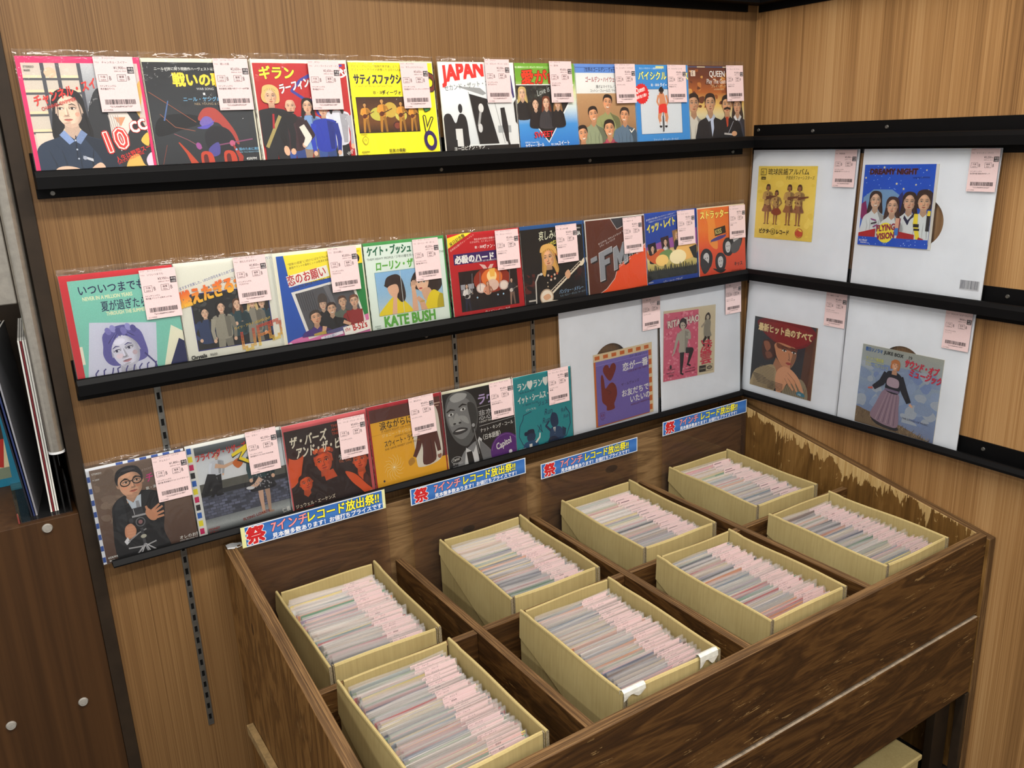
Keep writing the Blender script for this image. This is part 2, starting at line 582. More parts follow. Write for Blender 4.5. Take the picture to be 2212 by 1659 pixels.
def card_box(cx, cy, yaw, label, torn=False, seed=0):
    R = random.Random(seed)
    t = thing('cardboard_box', label, 'cardboard box', (cx, cy, BOX_Z), (0, 0, yaw), 'kraft cardboard boxes of singles in the bin')
    th = 0.0055
    m = MB()
    m.box(-BW / 2 + 0.001, BW / 2 - 0.001, -BL / 2 + 0.001, BL / 2 - 0.001, 0.0003, 0.003)
    m.build('box_floor', 'card', t)
    for sd in (-1, 1):
        ph = R.uniform(0, 6)
        zb, zf = ((0.172 if label.find('back') >= 0 else 0.150) + R.uniform(-0.008, 0.008), 0.050 + R.uniform(-0.015, 0.02))
        m = MB()
        ny, nz = 22, 14

        def P(i, j):
            u = i / ny                      # front to back
            y = -BL / 2 + BL * u
            hz = BH + 0.0015 * sin(u * 7 + ph) + (0.002 if u > 0.9 else 0)
            zc = zf + (zb - zf) * u ** 1.5 + 0.004 * sin(u * 6 + ph)
            bow = sin(pi * u)
            if j <= nz:
                z = hz * j / nz
                if j == nz:
                    z -= 0.002
                off = 0.0040 * bow * sin(pi * min(1, z / hz)) 
                return (sd * (BW / 2 + off), y, z)
            k = j - nz
            prof = [(-0.0009, 0.0), (-0.0030, 0.0008), (-th + 0.0009, 0.0), (-th, -0.002), (-th, -hz + 0.003)]
            dx, dz = prof[k - 1]
            return (sd * (BW / 2 + dx - 0.001 * 0), y, hz + dz)

        rows = nz + 5
        m.grid(ny, rows, lambda u, v: P(round(u * ny), round(v * rows)))
        for i in (0, ny):
            m.face([P(i, j) for j in range(rows + 1)], 1)
        m.build('side_wall', ['card', 'card_edge'], t, smooth=False)
        # the folded-down outer flap ends in a curved cut edge
        def FL(u, v):
            y = -BL / 2 + 0.0005 + (BL - 0.001) * u
            zc = zf + (zb - zf) * u ** 1.15 + 0.004 * sin(u * 6 + ph)
            z = zc + (BH - 0.006 - zc) * max(0.0, min(1.0, (v - 0.12) / 0.88))
            off = 0.0040 * sin(pi * u) * sin(pi * min(1, z / BH))
            d = 0.0003 if v < 0.1 else 0.0034 - 0.0028 * v
            return (sd * (BW / 2 + off + d), y, z)
        m = MB()
        m.grid(28, 8, FL)
        m.build('side_flap', 'card', t, smooth=False)
        # the double thickness shows as a second cut edge beside the front corner
        m = MB()
        m.box(sd * (BW / 2 - 0.0085) - 0.0009, sd * (BW / 2 - 0.0085) + 0.0009, -BL / 2 + 0.0002, -BL / 2 + 0.006, 0.003, BH - 0.001, 0)
        m.build('corner_flap', ['card_edge', 'card'], t)
    for sd in (-1, 1):
        m = MB()
        ph = R.uniform(0, 6)
        xa = BW / 2 - 0.0105

        def Q(u, v):
            x = -xa + 2 * xa * u
            hz = BH - 0.001 + 0.0012 * sin(u * 5 + ph)
            prof = [(0, 0.003), (0.0012, 0.6), (0.0008, 0.985), (-0.0015, 1.0), (-0.0035, 1.003), (-0.0050, 0.992), (-0.0052, 0.5), (-0.0052, 0.015)]
            d, q = prof[round(v * 7)]
            return (x, sd * (BL / 2 - 0.0012 + d * (1 if d < 0 else sin(pi * u))), hz * q)
        m.grid(12, 7, Q)
        m.build('end_wall', 'card', t)
    if torn:
        for (x, y, w, d) in ((BW / 2 - 0.030, -BL / 2, 0.042, 0.020), (-BW / 2 + 0.022, -BL / 2, 0.046, 0.014)):
            m = MB()
            pr = R.random() * 6
            m.grid(9, 5, lambda u, v: (x + w * (u - 0.5), y + [-0.0025, -0.0028, -0.002, 0.003, 0.0085, 0.009][round(v * 5)] - 0.0004,
                                       BH + [-d * (0.7 + 0.3 * sin(u * 9 + pr)), -d * 0.4, 0.0015, 0.0048, 0.002, -0.006 - 0.002 * sin(u * 7)][round(v * 5)]))
            m.build('torn_label', 'tape', t)
    return t


BOXES = {}
for key, x, y, yaw, lab in (
        ('B1', -1.295, -0.2062, -0.020, 'kraft cardboard box of singles at the back left of the wooden bin'),
        ('B2', -0.921, -0.2062, -0.024, 'kraft cardboard box in the back row, under the second blue sign from the left'),
        ('B3', -0.582, -0.2062, -0.020, 'kraft cardboard box in the back row, under the third blue sign from the left'),
        ('B4', -0.227, -0.2062, -0.022, 'kraft cardboard box in the back row, tucked into the corner of the bin'),
        ('F1', -1.302, -0.5545, 0.002, 'kraft cardboard box nearest the camera, at the front left of the bin'),
        ('F2', -0.937, -0.5560, -0.013, 'kraft cardboard box with torn white label remnants on its front corners'),
        ('F3', -0.588, -0.5540, -0.008, 'kraft cardboard box in the front row, just right of the torn labelled box'),
        ('F4', -0.245, -0.5565, -0.012, 'kraft cardboard box in the front row beside the rubbed right cheek')):
    BOXES[key] = (card_box(x, y, yaw, lab, key == 'F2', hash(key) % 1000 if False else sum(map(ord, key))), x, y, yaw)

t = thing('storage_carton', 'closed brown cardboard carton on the floor under the bin, near its right end', 'cardboard carton', (-0.345, -0.55, 0))
m = MB(); m.box(-0.20, 0.172, -0.17, 0.17, 0.001, 0.098); m.build('carton_body', 'card', t, 0.002)
m = MB(); m.box(-0.205, 0.177, -0.175, 0.175, 0.0985, 0.112); m.build('carton_lid', 'card', t, 0.003)

# ------------------------------------------------------------------ the unit left of the panelling
t = thing('display_counter', 'dark brown laminate counter front with grey screw caps left of the wall post', 'counter', (-1.95, 0, 0))
m = MB(); m.box(-0.55, 0.2373, -0.002, 0.016, 0.0, 0.8935); panel = m.build('front_panel', 'cabinet', t, 0.001)
m = MB(); m.box(-0.55, 0.2373, 0.0165, 0.299, 0.8785, 0.8915); m.build('counter_top', 'cabinet', t, 0.001)
for x, z in ((-1.765, 0.879), (-1.766, 0.522), (-1.884, 0.524)):
    m = MB(); m.tube((x + 1.95, -0.002, z), (x + 1.95, -0.0055, z), 0.0086, 22, 0, 0.0070)
    m.tube((x + 1.95, -0.0055, z), (x + 1.95, -0.0060, z), 0.0040, 12, 0, 0.0040)
    m.build('screw_cap', 'screw', panel)


# ------------------------------------------------------------------ printing: flat artwork laid on a sleeve front
EPS = 0.75e-5
TXT = {}


def text_mesh(s, bold):
    key = (s, bold)
    if key not in TXT:
        cu = bpy.data.curves.new('lettering', 'FONT')
        cu.body = s
        cu.resolution_u = 2
        cu.offset = bold
        o = bpy.data.objects.new('lettering', cu)
        me = o.to_mesh()
        TXT[key] = ([(v.co.x, v.co.y) for v in me.vertices], [tuple(p.vertices) for p in me.polygons])
        o.to_mesh_clear()
        bpy.data.objects.remove(o)
        bpy.data.curves.remove(cu)
    return TXT[key]


def clip_poly(pts, cols, box):
    u0, v0, u1, v1 = box
    for ax, lim, sg in ((0, u0, 1), (0, u1, -1), (1, v0, 1), (1, v1, -1)):
        if all((p[ax] - lim) * sg >= 0 for p in pts):
            continue
        o, oc = [], []
        for i in range(len(pts)):
            a, c = pts[i - 1], pts[i]
            ca, cc = cols[i - 1], cols[i]
            da, dc = (a[ax] - lim) * sg, (c[ax] - lim) * sg
            if (da >= 0) != (dc >= 0):
                k = da / (da - dc)
                o.append((a[0] + (c[0] - a[0]) * k, a[1] + (c[1] - a[1]) * k))
                oc.append(tuple(x + (y - x) * k for x, y in zip(ca, cc)))
            if dc >= 0:
                o.append(c)
                oc.append(cc)
        pts, cols = o, oc
        if len(pts) < 3:
            return [], []
    return pts, cols


def smooth(pts, n=5):
    out = []
    N = len(pts)
    for i in range(N):
        p0, p1, p2, p3 = pts[i - 1], pts[i], pts[(i + 1) % N], pts[(i + 2) % N]
        for j in range(n):
            q = j / n
            a, b_, c_, d_ = -0.5 * q + q * q - 0.5 * q ** 3, 1 - 2.5 * q * q + 1.5 * q ** 3, 0.5 * q + 2 * q * q - 1.5 * q ** 3, -0.5 * q * q + 0.5 * q ** 3
            out.append((p0[0] * a + p1[0] * b_ + p2[0] * c_ + p3[0] * d_, p0[1] * a + p1[1] * b_ + p2[1] * c_ + p3[1] * d_))
    return out


def sh(c, k):
    return tuple(max(0, min(255, x * k)) for x in c)


class Art:
    """Ink shapes in cover coordinates: u to the right, v up, both 0..1; later shapes print over earlier ones."""
    def __init__(s, mb, w, h, y, z0=0.0, x0=0.0):
        s.mb, s.w, s.h, s.y, s.z0, s.x0 = mb, w, h, y, z0, x0
        s.k = 0
        s.clip = (0, 0, 1, 1)
        s.asp = w / h

    def _emit(s, pts, cols):
        pts, cols = clip_poly(pts, cols, s.clip)
        if len(pts) < 3:
            return
        a = sum(pts[i - 1][0] * pts[i][1] - pts[i][0] * pts[i - 1][1] for i in range(len(pts)))
        if a < 0:
            pts, cols = pts[::-1], cols[::-1]
        yy = s.y - s.k * EPS
        s.mb.face([(s.x0 + (u - 0.5) * s.w, yy, s.z0 + v * s.h) for u, v in pts], 0, [c if False else c for c in cols])

    def p(s, pts, col):
        s.k += 1
        cols = list(col) if isinstance(col[0], (tuple, list)) else [col] * len(pts)
        s._emit([tuple(q) for q in pts], cols)

    def r(s, u0, v0, u1, v1, col, rot=0):
        cx, cy = (u0 + u1) / 2, (v0 + v1) / 2
        c, d = cos(radians(rot)), sin(radians(rot))
        s.p([(cx + (x - cx) * c - (y - cy) * d, cy + (x - cx) * d + (y - cy) * c) for x, y in ((u0, v0), (u1, v0), (u1, v1), (u0, v1))], col)

    def g(s, u0, v0, u1, v1, stops):
        """vertical blend, stops = [(v fraction, colour)...] from the bottom up"""
        s.k += 1
        for (a, ca), (b_, cb) in zip(stops, stops[1:]):
            ya, yb = v0 + (v1 - v0) * a, v0 + (v1 - v0) * b_
            s._emit([(u0, ya), (u1, ya), (u1, yb), (u0, yb)], [ca, ca, cb, cb])

    def e(s, cx, cy, rx, ry, col, rot=0, n=20):
        c, d = cos(radians(rot)), sin(radians(rot))
        s.p([(cx + rx * cos(2 * pi * i / n) * c - ry * sin(2 * pi * i / n) * d, cy + rx * cos(2 * pi * i / n) * d + ry * sin(2 * pi * i / n) * c) for i in range(n)], col)

    def b(s, pts, col, n=4):
        s.p(smooth(pts, n), col)

    def l(s, pts, w, col):
        """stroke; w one width or one per point"""
        ws = w if isinstance(w, (list, tuple)) else [w] * len(pts)
        s.k += 1
        cc = [col] * 4
        for i in range(len(pts) - 1):
            (x0, y0), (x1, y1) = pts[i], pts[i + 1]
            d = hypot(x1 - x0, y1 - y0) or 1
            nx, ny = -(y1 - y0) / d / 2, (x1 - x0) / d / 2
            s.k += .3
            s._emit([(x0 + nx * ws[i], y0 + ny * ws[i]), (x0 - nx * ws[i], y0 - ny * ws[i]), (x1 - nx * ws[i + 1], y1 - ny * ws[i + 1]), (x1 + nx * ws[i + 1], y1 + ny * ws[i + 1])], cc)
        for i in range(1, len(pts) - 1):
            r_ = ws[i] / 2
            s.k += .3
            s._emit([(pts[i][0] + r_ * cos(k_ * pi / 4), pts[i][1] + r_ * sin(k_ * pi / 4)) for k_ in range(8)], [col] * 8)

    def t(s, txt, u, v, size, col, bold=0.012, rot=0, sx=1.0, shear=0.0, ol=None, al='L', grad=None, rise=0):
        """lettering; size is the em height as a share of the cover height"""
        b0 = 0.0
        ex = bold * 0.72
        vs, fs = text_mesh(txt, round(b0, 3))
        if not vs:
            return
        mx = max(q[0] for q in vs)
        off = {'L': 0, 'C': -mx / 2, 'R': -mx}[al]
        c, d = cos(radians(rot)), sin(radians(rot))
        core = [(0, 0)] if ex < 0.004 else [(ex, ex), (-ex, ex), (ex, -ex), (-ex, -ex), (0, 0)]
        passes = [(col, core)]
        if ol:
            r_ = ex + 0.045
            passes.insert(0, (ol, [(r_ * cos(q * pi / 4), r_ * sin(q * pi / 4)) for q in range(8)]))
        for cc, shifts in passes:
            s.k += .7
            for dx, dy in shifts:
                s.k += .3
                P = []
                for x, y in vs:
                    x, y = x + off + dx / sx, y + rise * x + dy
                    X, Y = (x + shear * y) * size * sx, y * size
                    P.append((u + (X * c - Y * d) / s.asp, v + X * d + Y * c))
                for f in fs:
                    if grad and cc is col:
                        cols = []
                        for i in f:
                            q = max(0, min(1, vs[i][1]))
                            cols.append(tuple(a_ + (b_ - a_) * q for a_, b_ in zip(grad, col)))
                    else:
                        cols = [cc] * len(f)
                    s._emit([P[i] for i in f], cols)

    # ---- generic people for the printed pictures
    def bust(s, cx, cy, hh, skin=(224, 182, 150), hair=(40, 32, 28), top=(60, 60, 70), style='short', turn=0.0, tilt=0, smile=False, body=True, collar=None, feat=None, wide=1.0, glasses=False, beard=None):
        c, d = cos(radians(tilt)), sin(radians(tilt))

        def P(L):
            return [(cx + (x * c - y * d) * hh / s.asp, cy + (x * d + y * c) * hh) for x, y in L]

        def B(L):
            return [(cx + x * hh / s.asp, cy + y * hh) for x, y in L]
        dk = feat or sh(skin, 0.42)
        if style == 'long':
            s.b(P([(-.40, .30), (-.2, .60), (.2, .60), (.42, .30), (.50, -.2), (.58, -.75), (.40, -.95), (.2, -.5), (-.2, -.5), (-.42, -.95), (-.58, -.75), (-.50, -.2)]), hair)
        elif style == 'bob':
            s.b(P([(-.46, .25), (-.25, .60), (.25, .60), (.48, .25), (.54, -.2), (.44, -.48), (.2, -.4), (-.2, -.4), (-.44, -.48), (-.54, -.2)]), hair)
        elif style == 'curly':
            s.b(P([(-.52, .30), (-.42, .62), (-.1, .74), (.26, .70), (.54, .46), (.58, .1), (.54, -.28), (.32, -.40), (-.3, -.36), (-.54, -.22), (-.6, .05)]), hair)
        elif style == 'bee':
            s.b(P([(-.46, .1), (-.50, .6), (-.32, 1.02), (.04, 1.16), (.36, 1.0), (.52, .6), (.46, .1), (.5, -.3), (.3, -.4), (-.3, -.4), (-.5, -.3)]), hair)
        if body:
            w = wide
            s.b(B([(-1.12 * w, -2.3), (-1.10 * w, -1.35), (-.92 * w, -.98), (-.42, -.78), (-.18, -.60), (.18, -.60), (.42, -.78), (.92 * w, -.98), (1.10 * w, -1.35), (1.12 * w, -2.3)]), top)
            s.b(B([(.18, -.66), (.42, -.80), (.92 * w, -1.0), (1.10 * w, -1.35), (1.10 * w, -2.2), (.75 * w, -2.2), (.66 * w, -1.5)]), sh(top, 0.72))
            for q in (-.75, -.4, .1, .5):
                s.l(B([(q * w, -1.15), (q * .8 * w, -1.6), (q * .9 * w, -2.1)]), [.01 * hh, .05 * hh, .02 * hh], sh(top, .80 if q < .3 else .6))
            s.p(B([(-.19, -.36), (.19, -.36), (.22, -.66), (0, -.86), (-.22, -.66)]), sh(skin, 0.84))
            if collar:
                s.p(B([(-.24, -.58), (0, -.92), (-.16, -1.02), (-.40, -.72)]), collar)
                s.p(B([(.24, -.58), (0, -.92), (.16, -1.02), (.40, -.72)]), sh(collar, 0.9))
        else:
            s.p(B([(-.19, -.36), (.19, -.36), (.20, -.66), (-.20, -.66)]), sh(skin, 0.84))
        s.b(P([(0, .50), (.26, .44), (.37, .20), (.37, -.02), (.30, -.28), (.15, -.46), (0, -.51), (-.15, -.46), (-.30, -.28), (-.37, -.02), (-.37, .20), (-.26, .44)]), skin)
        fine = hh >= .12
        if not fine:
            s.b(P([(.18, .42), (.36, .20), (.37, -.02), (.30, -.28), (.13, -.46), (.18, -.25), (.24, .05)]), sh(skin, 0.80))
        else:
            for q in range(4):
                o_ = .045 * q
                s.b(P([(.10 + o_, .46 - o_ * .5), (.30, .32), (.365, .12), (.365, -.04), (.29, -.28), (.10 + o_ * .6, -.475 + o_ * .3), (.14 + o_, -.25), (.19 + o_, .05)]), sh(skin, 0.955 - .055 * q))
            s.b(P([(-.22, -.36), (0, -.40), (.20, -.36), (.12, -.475), (0, -.505), (-.12, -.475)]), sh(skin, 0.88))
            s.e(*P([(-.08, .30)])[0], .16 * hh / s.asp, .085 * hh, sh(skin, 1.07), tilt, 14)
            s.e(*P([(-.20, -.10)])[0], .10 * hh / s.asp, .075 * hh, (min(255, skin[0] * 1.05), skin[1] * .97, skin[2] * .95), tilt, 12)
            s.e(*P([(.22, -.12)])[0], .07 * hh / s.asp, .07 * hh, (skin[0] * .90, skin[1] * .80, skin[2] * .78), tilt, 12)
        for e_ in (-1, 1):
            s.e(*P([(e_ * .385, .0)])[0], .05 * hh / s.asp, .095 * hh, sh(skin, 0.86), tilt, 8)
        tx = turn * .12
        for e_ in (-1, 1):
            ex = tx + e_ * .17
            if fine:
                s.e(*P([(ex, .085)])[0], .125 * hh / s.asp, .075 * hh, sh(skin, 0.86 if e_ < 0 else 0.74), tilt, 12)
                s.e(*P([(ex, .115)])[0], .095 * hh / s.asp, .030 * hh, sh(skin, 1.0 if e_ < 0 else 0.86), tilt, 10)
            s.b(P([(ex - .085, .050), (ex, .088), (ex + .085, .050), (ex, .026)]), tuple(min(245, c_ * .55 + 105) for c_ in skin), 3)
            s.e(*P([(ex + turn * .03, .057)])[0], .034 * hh / s.asp, .034 * hh, sh(dk, 0.45), 0, 9)
            s.l(P([(ex - .095, .052), (ex - .02, .095), (ex + .05, .088), (ex + .095, .050)]), [.010 * hh, .022 * hh, .022 * hh, .012 * hh], sh(dk, .5))
            s.l(P([(ex - .10 * 1, .165 if e_ > 0 else .150), (ex, .195), (ex + .10, .150 if e_ > 0 else .168)]), [.018 * hh, .034 * hh, .014 * hh], sh(dk, .8))
        if fine:
            s.p(P([(tx * 1.5 + .02, .10), (tx * 1.5 + .05, .04), (tx * 1.6 + .085, -.13), (tx * 1.5 + .01, -.16)]), sh(skin, 0.80))
            s.p(P([(tx * 1.5 - .02, .09), (tx * 1.5 + .015, .09), (tx * 1.5 + .02, -.12), (tx * 1.5 - .02, -.12)]), sh(skin, 1.06))
            s.e(*P([(tx * 1.5, -.175)])[0], .10 * hh / s.asp, .022 * hh, sh(skin, 0.80), tilt, 10)
            s.e(*P([(tx * 1.4, -.365)])[0], .09 * hh / s.asp, .020 * hh, sh(skin, 0.82), tilt, 10)
        else:
            s.p(P([(tx * 1.5 - .015, .05), (tx * 1.5 + .03, .05), (tx * 1.6 + .075, -.13), (tx * 1.5 - .05, -.14)]), sh(skin, 0.86))
        s.l(P([(tx * 1.5 - .06, -.135), (tx * 1.5 - .02, -.155), (tx * 1.5 + .03, -.155), (tx * 1.5 + .07, -.135)]), .020 * hh, sh(skin, 0.58))
        if beard:
            s.b(P([(-.30, -.14), (-.12, -.20), (.12, -.20), (.30, -.14), (.26, -.48), (0, -.66), (-.26, -.48)]), beard)
        if smile:
            s.b(P([(tx - .15, -.255), (tx, -.285), (tx + .15, -.255), (tx + .08, -.345), (tx - .08, -.345)]), (246, 240, 230), 3)
            s.l(P([(tx - .16, -.25), (tx - .08, -.350), (tx + .08, -.350), (tx + .16, -.25)]), .02 * hh, sh(skin, 0.55))
        else:
            lc = (skin[0], skin[1] * .72, skin[2] * .72)
            s.b(P([(tx - .13, -.272), (tx - .04, -.245), (tx, -.252), (tx + .04, -.245), (tx + .13, -.272), (tx, -.325)]), sh(lc, 0.86), 3)
            s.b(P([(tx - .13, -.272), (tx - .04, -.245), (tx, -.252), (tx + .04, -.245), (tx + .13, -.272), (tx, -.280)]), sh(lc, 0.64), 3)
        if style in ('short', 'side'):
            s.b(P([(-.40, .0), (-.43, .25), (-.30, .52), (.02, .60), (.32, .51), (.43, .24), (.40, .0), (.355, .16), (.27, .30), (.10, .37), (-.15, .34), (-.30, .28), (-.355, .16)]), hair)
        elif style in ('long', 'curly'):
            s.b(P([(-.42, -.25), (-.46, .28), (-.30, .58), (.0, .65), (.32, .56), (.46, .26), (.42, -.25), (.36, .12), (.20, .36), (.0, .46), (-.20, .36), (-.36, .12)]), hair)
        elif style in ('bob', 'bee'):
            s.b(P([(-.46, -.3), (-.47, .25), (-.28, .56), (.0, .62), (.30, .56), (.48, .25), (.46, -.3), (.36, .0), (.34, .20), (.0, .24), (-.34, .20), (-.36, .0)]), hair)
        if style in ('short', 'side', 'long', 'curly', 'bob', 'bee'):
            hi = sh(hair, 1.45 if sum(hair) < 300 else 1.12)
            lo = sh(hair, .70)
            for q in range(9 if fine else 3):
                t_ = (q + .5) / (9 if fine else 3) * 2 - 1
                st = [(t_ * .16 + .02, .56 - .02 * abs(t_)), (t_ * .34, .47 - .10 * t_ * t_), (t_ * .41, (.40 if style in ('short', 'side') else .43) - .12 * t_ * t_)]
                if style in ('long',) and abs(t_) > .45:
                    st += [(t_ * .50, -.2), (t_ * .56, -.7)]
                s.l(P(st), [.010 * hh, .028 * hh] + [.018 * hh] * (len(st) - 2), hi if q % 2 else lo)
        if glasses:
            for e_ in (-1, 1):
                q = P([(tx + e_ * .19 + .15 * cos(a_ * pi / 6), .05 + .115 * sin(a_ * pi / 6)) for a_ in range(13)])
                s.l(q, .035 * hh, (16, 14, 14))
            s.l(P([(tx - .05, .07), (tx + .05, .07)]), .035 * hh, (16, 14, 14))

    def fig(s, cx, v0, H, top=(60, 60, 70), legs=(40, 50, 90), skin=(222, 180, 150), hair=(50, 38, 30), pose='down', style='short', skirt=None, lean=0.0, gtr=None):
        """a whole standing person; H is the height from the soles to the crown"""
        def Q(x, y):
            return (cx + (x + lean * y) * H / s.asp, v0 + y * H)
        spread = 0.07 if pose != 'walk' else 0.12
        for e_ in (-1, 1):
            if skirt is None:
                s.l([Q(e_ * .045, .50), Q(e_ * (.05 + spread * .3), .27), Q(e_ * (.05 + spread * .6), .03)], [.105 * H, .082 * H, .062 * H], sh(legs, 1.0 if e_ < 0 else 0.84))
                s.e(*Q(e_ * (.065 + spread * .6), .018), .045 * H / s.asp, .02 * H, sh(legs, 0.4), 0, 8)
            else:
                s.l([Q(e_ * .04, .40), Q(e_ * .045, .22), Q(e_ * .04, .02)], [.07 * H, .055 * H, .032 * H], sh(legs, 1.0 if e_ < 0 else 0.86))
                s.e(*Q(e_ * .055, .012), .04 * H / s.asp, .014 * H, sh(legs, 0.8), 0, 8)
        if skirt is not None:
            s.b([Q(-.075, .60), Q(.075, .60), Q(.12, .45), Q(.165, .33), Q(0, .315), Q(-.165, .33), Q(-.12, .45)], skirt)
            s.p([Q(.02, .58), Q(.075, .58), Q(.155, .335), Q(.05, .33)], sh(skirt, 0.8))
        arms = {'down': (((.125, .78), (.155, .62), (.14, .47)),) * 2, 'hip': (((.125, .78), (.20, .64), (.10, .54)),) * 2,
                'out': (((.12, .79), (.24, .68), (.34, .60)),) * 2, 'fold': (((.12, .78), (.15, .65), (-.04, .66)),) * 2,
                'guitar': (((.12, .78), (.16, .64), (.03, .58)), ((.12, .78), (.19, .66), (.22, .66))),
                'walk': (((.12, .78), (.15, .63), (.11, .50)),) * 2, 'up': (((.12, .79), (.20, .72), (.22, .88)), ((.12, .78), (.15, .63), (.11, .50)))}[pose]
        s.b([Q(-.05, .83), Q(.05, .83), Q(.135, .795), Q(.115, .66), Q(.095, .50), Q(-.095, .50), Q(-.115, .66), Q(-.135, .795)], top)
        s.p([Q(.03, .82), Q(.125, .79), Q(.105, .64), Q(.09, .51), Q(.045, .51)], sh(top, 0.75))
        for e_, A in ((-1, arms[0]), (1, arms[1])):
            q = [Q(e_ * x, y) for x, y in A]
            s.l(q, [.062 * H, .052 * H, .042 * H], sh(top, 1.08 if e_ < 0 else 0.82))
            s.e(q[-1][0], q[-1][1], .024 * H / s.asp, .028 * H, skin, 0, 8)
        if gtr:
            s.e(*Q(-.03, .56), .085 * H / s.asp, .07 * H, gtr, 20, 14)
            s.l([Q(.0, .575), Q(.30, .70)], [.028 * H, .02 * H], sh(gtr, 0.6))
            s.e(*Q(.31, .705), .02 * H / s.asp, .014 * H, sh(gtr, 0.5), 20, 8)
        s.bust(*Q(0, .925), .135 * H, skin, hair, top, style, body=False)
        return Q


INKW = (238, 238, 232)


def brush_block(a, u0, v0, u1, v1, cols, n, seed, smin=0.02, smax=0.06):
    """mottled print: many small soft-edged patches inside a rectangle"""
    R = random.Random(seed)
    old = a.clip
    a.clip = (max(u0, old[0]), max(v0, old[1]), min(u1, old[2]), min(v1, old[3]))
    for i in range(n):
        x, y, r_ = R.uniform(u0, u1), R.uniform(v0, v1), R.uniform(smin, smax)
        a.k -= .7
        a.b([(x + r_ * R.uniform(.5, 1.2) * cos(q), y + r_ * R.uniform(.4, 1.0) * sin(q)) for q in (0, 1.2, 2.4, 3.6, 5.0)], R.choice(cols), 3)
    a.clip = old


# ------------------------------------------------------------------ the shop's pink price tags
TW, TH = 0.060, 0.086


def tag_mesh(title, price, note, artist='', seed=1, full=True):
    R = random.Random(seed)
    m = MB()
    pink = (226, 200, 199)
    m.box(-TW / 2, TW / 2, -0.0003, 0, 0, TH, 0, pink)
    a = Art(m, TW, TH, -0.00033)
    ink = (52, 44, 48)
    if full:
        a.t('ARTIST', .03, .965, .028, (150, 120, 125), 0.0)
        if artist:
            a.t(artist, .22, .958, .040, ink, 0.0)
        a.t('TITLE', .03, .885, .030, (120, 95, 100), 0.0)
        a.t(title, .20, .878, .048, ink, 0.0, sx=0.95)
    a.t(price, .72, .775, .070, ink, 0.006, sx=0.88, al='R')
    a.t('税込', .73, .778, .030, ink, 0.0, sx=0.8)
    a.t('(税抜%s・税10%%)' % price, .79, .728, .024, ink, 0.0, al='R')
    a.r(.815, .695, .985, .815, (44, 40, 44))
    a.t('中古', .835, .760, .050, (235, 225, 225), 0.004, sx=1.0)
    a.t('USED', .84, .708, .046, (235, 225, 225), 0.004, sx=0.85)
    for u, tx, en in ((.06, '外装', 'SLEEVE'), (.53, '盤質', 'MEDIA')):
        for x0, y0, x1, y1 in ((u, .555, u + .23, .560), (u, .672, u + .23, .677), (u, .555, u + .008, .677), (u + .222, .555, u + .23, .677)):
            a.k -= .7 if y0 != .555 or x1 < u + .2 else 0
            a.r(x0, y0, x1, y1, ink)
        a.t(tx, u + .115, .618, .046, ink, 0.004, al='C')
        a.t(en, u + .115, .568, .036, ink, 0.0, al='C', sx=0.85)
        a.t('B', u + .26, .575, .105, ink, 0.0, sx=0.72)
    a.t('7インチシングル', .06, .455, .040, ink, 0.0, sx=0.95)
    if note:
        a.t(note, .06, .405, .038, ink, 0.0, sx=0.95)
    x = .12
    a.k += 1
    while x < .90:
        w = R.choice((.006, .006, .012, .018))
        a.k -= .7
        a.r(x, .135, min(x + w, .90), .225, (40, 34, 38))
        x += w + R.choice((.006, .009, .012))
    a.t('*21U0689' + str(R.randint(400000, 499999)) + '*', .51, .082, .040, ink, 0.0, al='C', sx=1.35)
    a.t('ピンク/PINK', .05, .025, .030, ink, 0.0)
    return m.mesh('price_tag', 'print', ink=True)


def bag_mesh(w, h, t, extra, name='clear_bag', mat='film', seed=0):
    """a flat polybag: front and back film joined along the sides, open flap above the sleeve"""
    R = random.Random(seed)
    p1, p2, p3 = R.random() * 6, R.random() * 6, R.random() * 6
    m = MB()
    W = w / 2 + 0.0018

    def F(u, v):
        z = -0.0003 + (h + extra) * v
        up = max(0.0, min(1.0, (z - h + .002) / (extra + .002))) if extra else 0
        e = min(1, 5 * u, 5 * (1 - u))
        y = -t - 0.0006 - 0.0005 * e * (1 + sin(u * 8 + p1 + v * 3)) * 0.5
        y += up * up * (3 - 2 * up) * (t - 0.0002) + up * (0.0009 * sin(u * 13 + p2) + 0.0009 * sin(u * 5 + p3) + .0005 * sin(u * 31 + p1))
        return (-W + 2 * W * u, y, z)
    NV = [0, .2, .4, .6, .8, .9, (h - .004) / (h + extra), h / (h + extra)] + [(h + extra * q) / (h + extra) for q in (.25, .5, .75, 1)]
    m.grid(24, 11, lambda u, v: F(u, NV[round(v * 11)]))

    def Bk(u, v):
        z = -0.0003 + (h + extra) * v
        return (-W + 2 * W * u, 0.0004, z)
    m.grid(1, 1, Bk)
    m.grid(1, 12, lambda u, v: (-W, F(0, v)[1] * (1 - u) + 0.0004 * u, F(0, v)[2]))
    m.grid(1, 12, lambda u, v: (W, F(1, v)[1] * (1 - u) + 0.0004 * u, F(1, v)[2]))
    return m.mesh(name, mat, smooth=True)


LEAN = radians(-5.2)


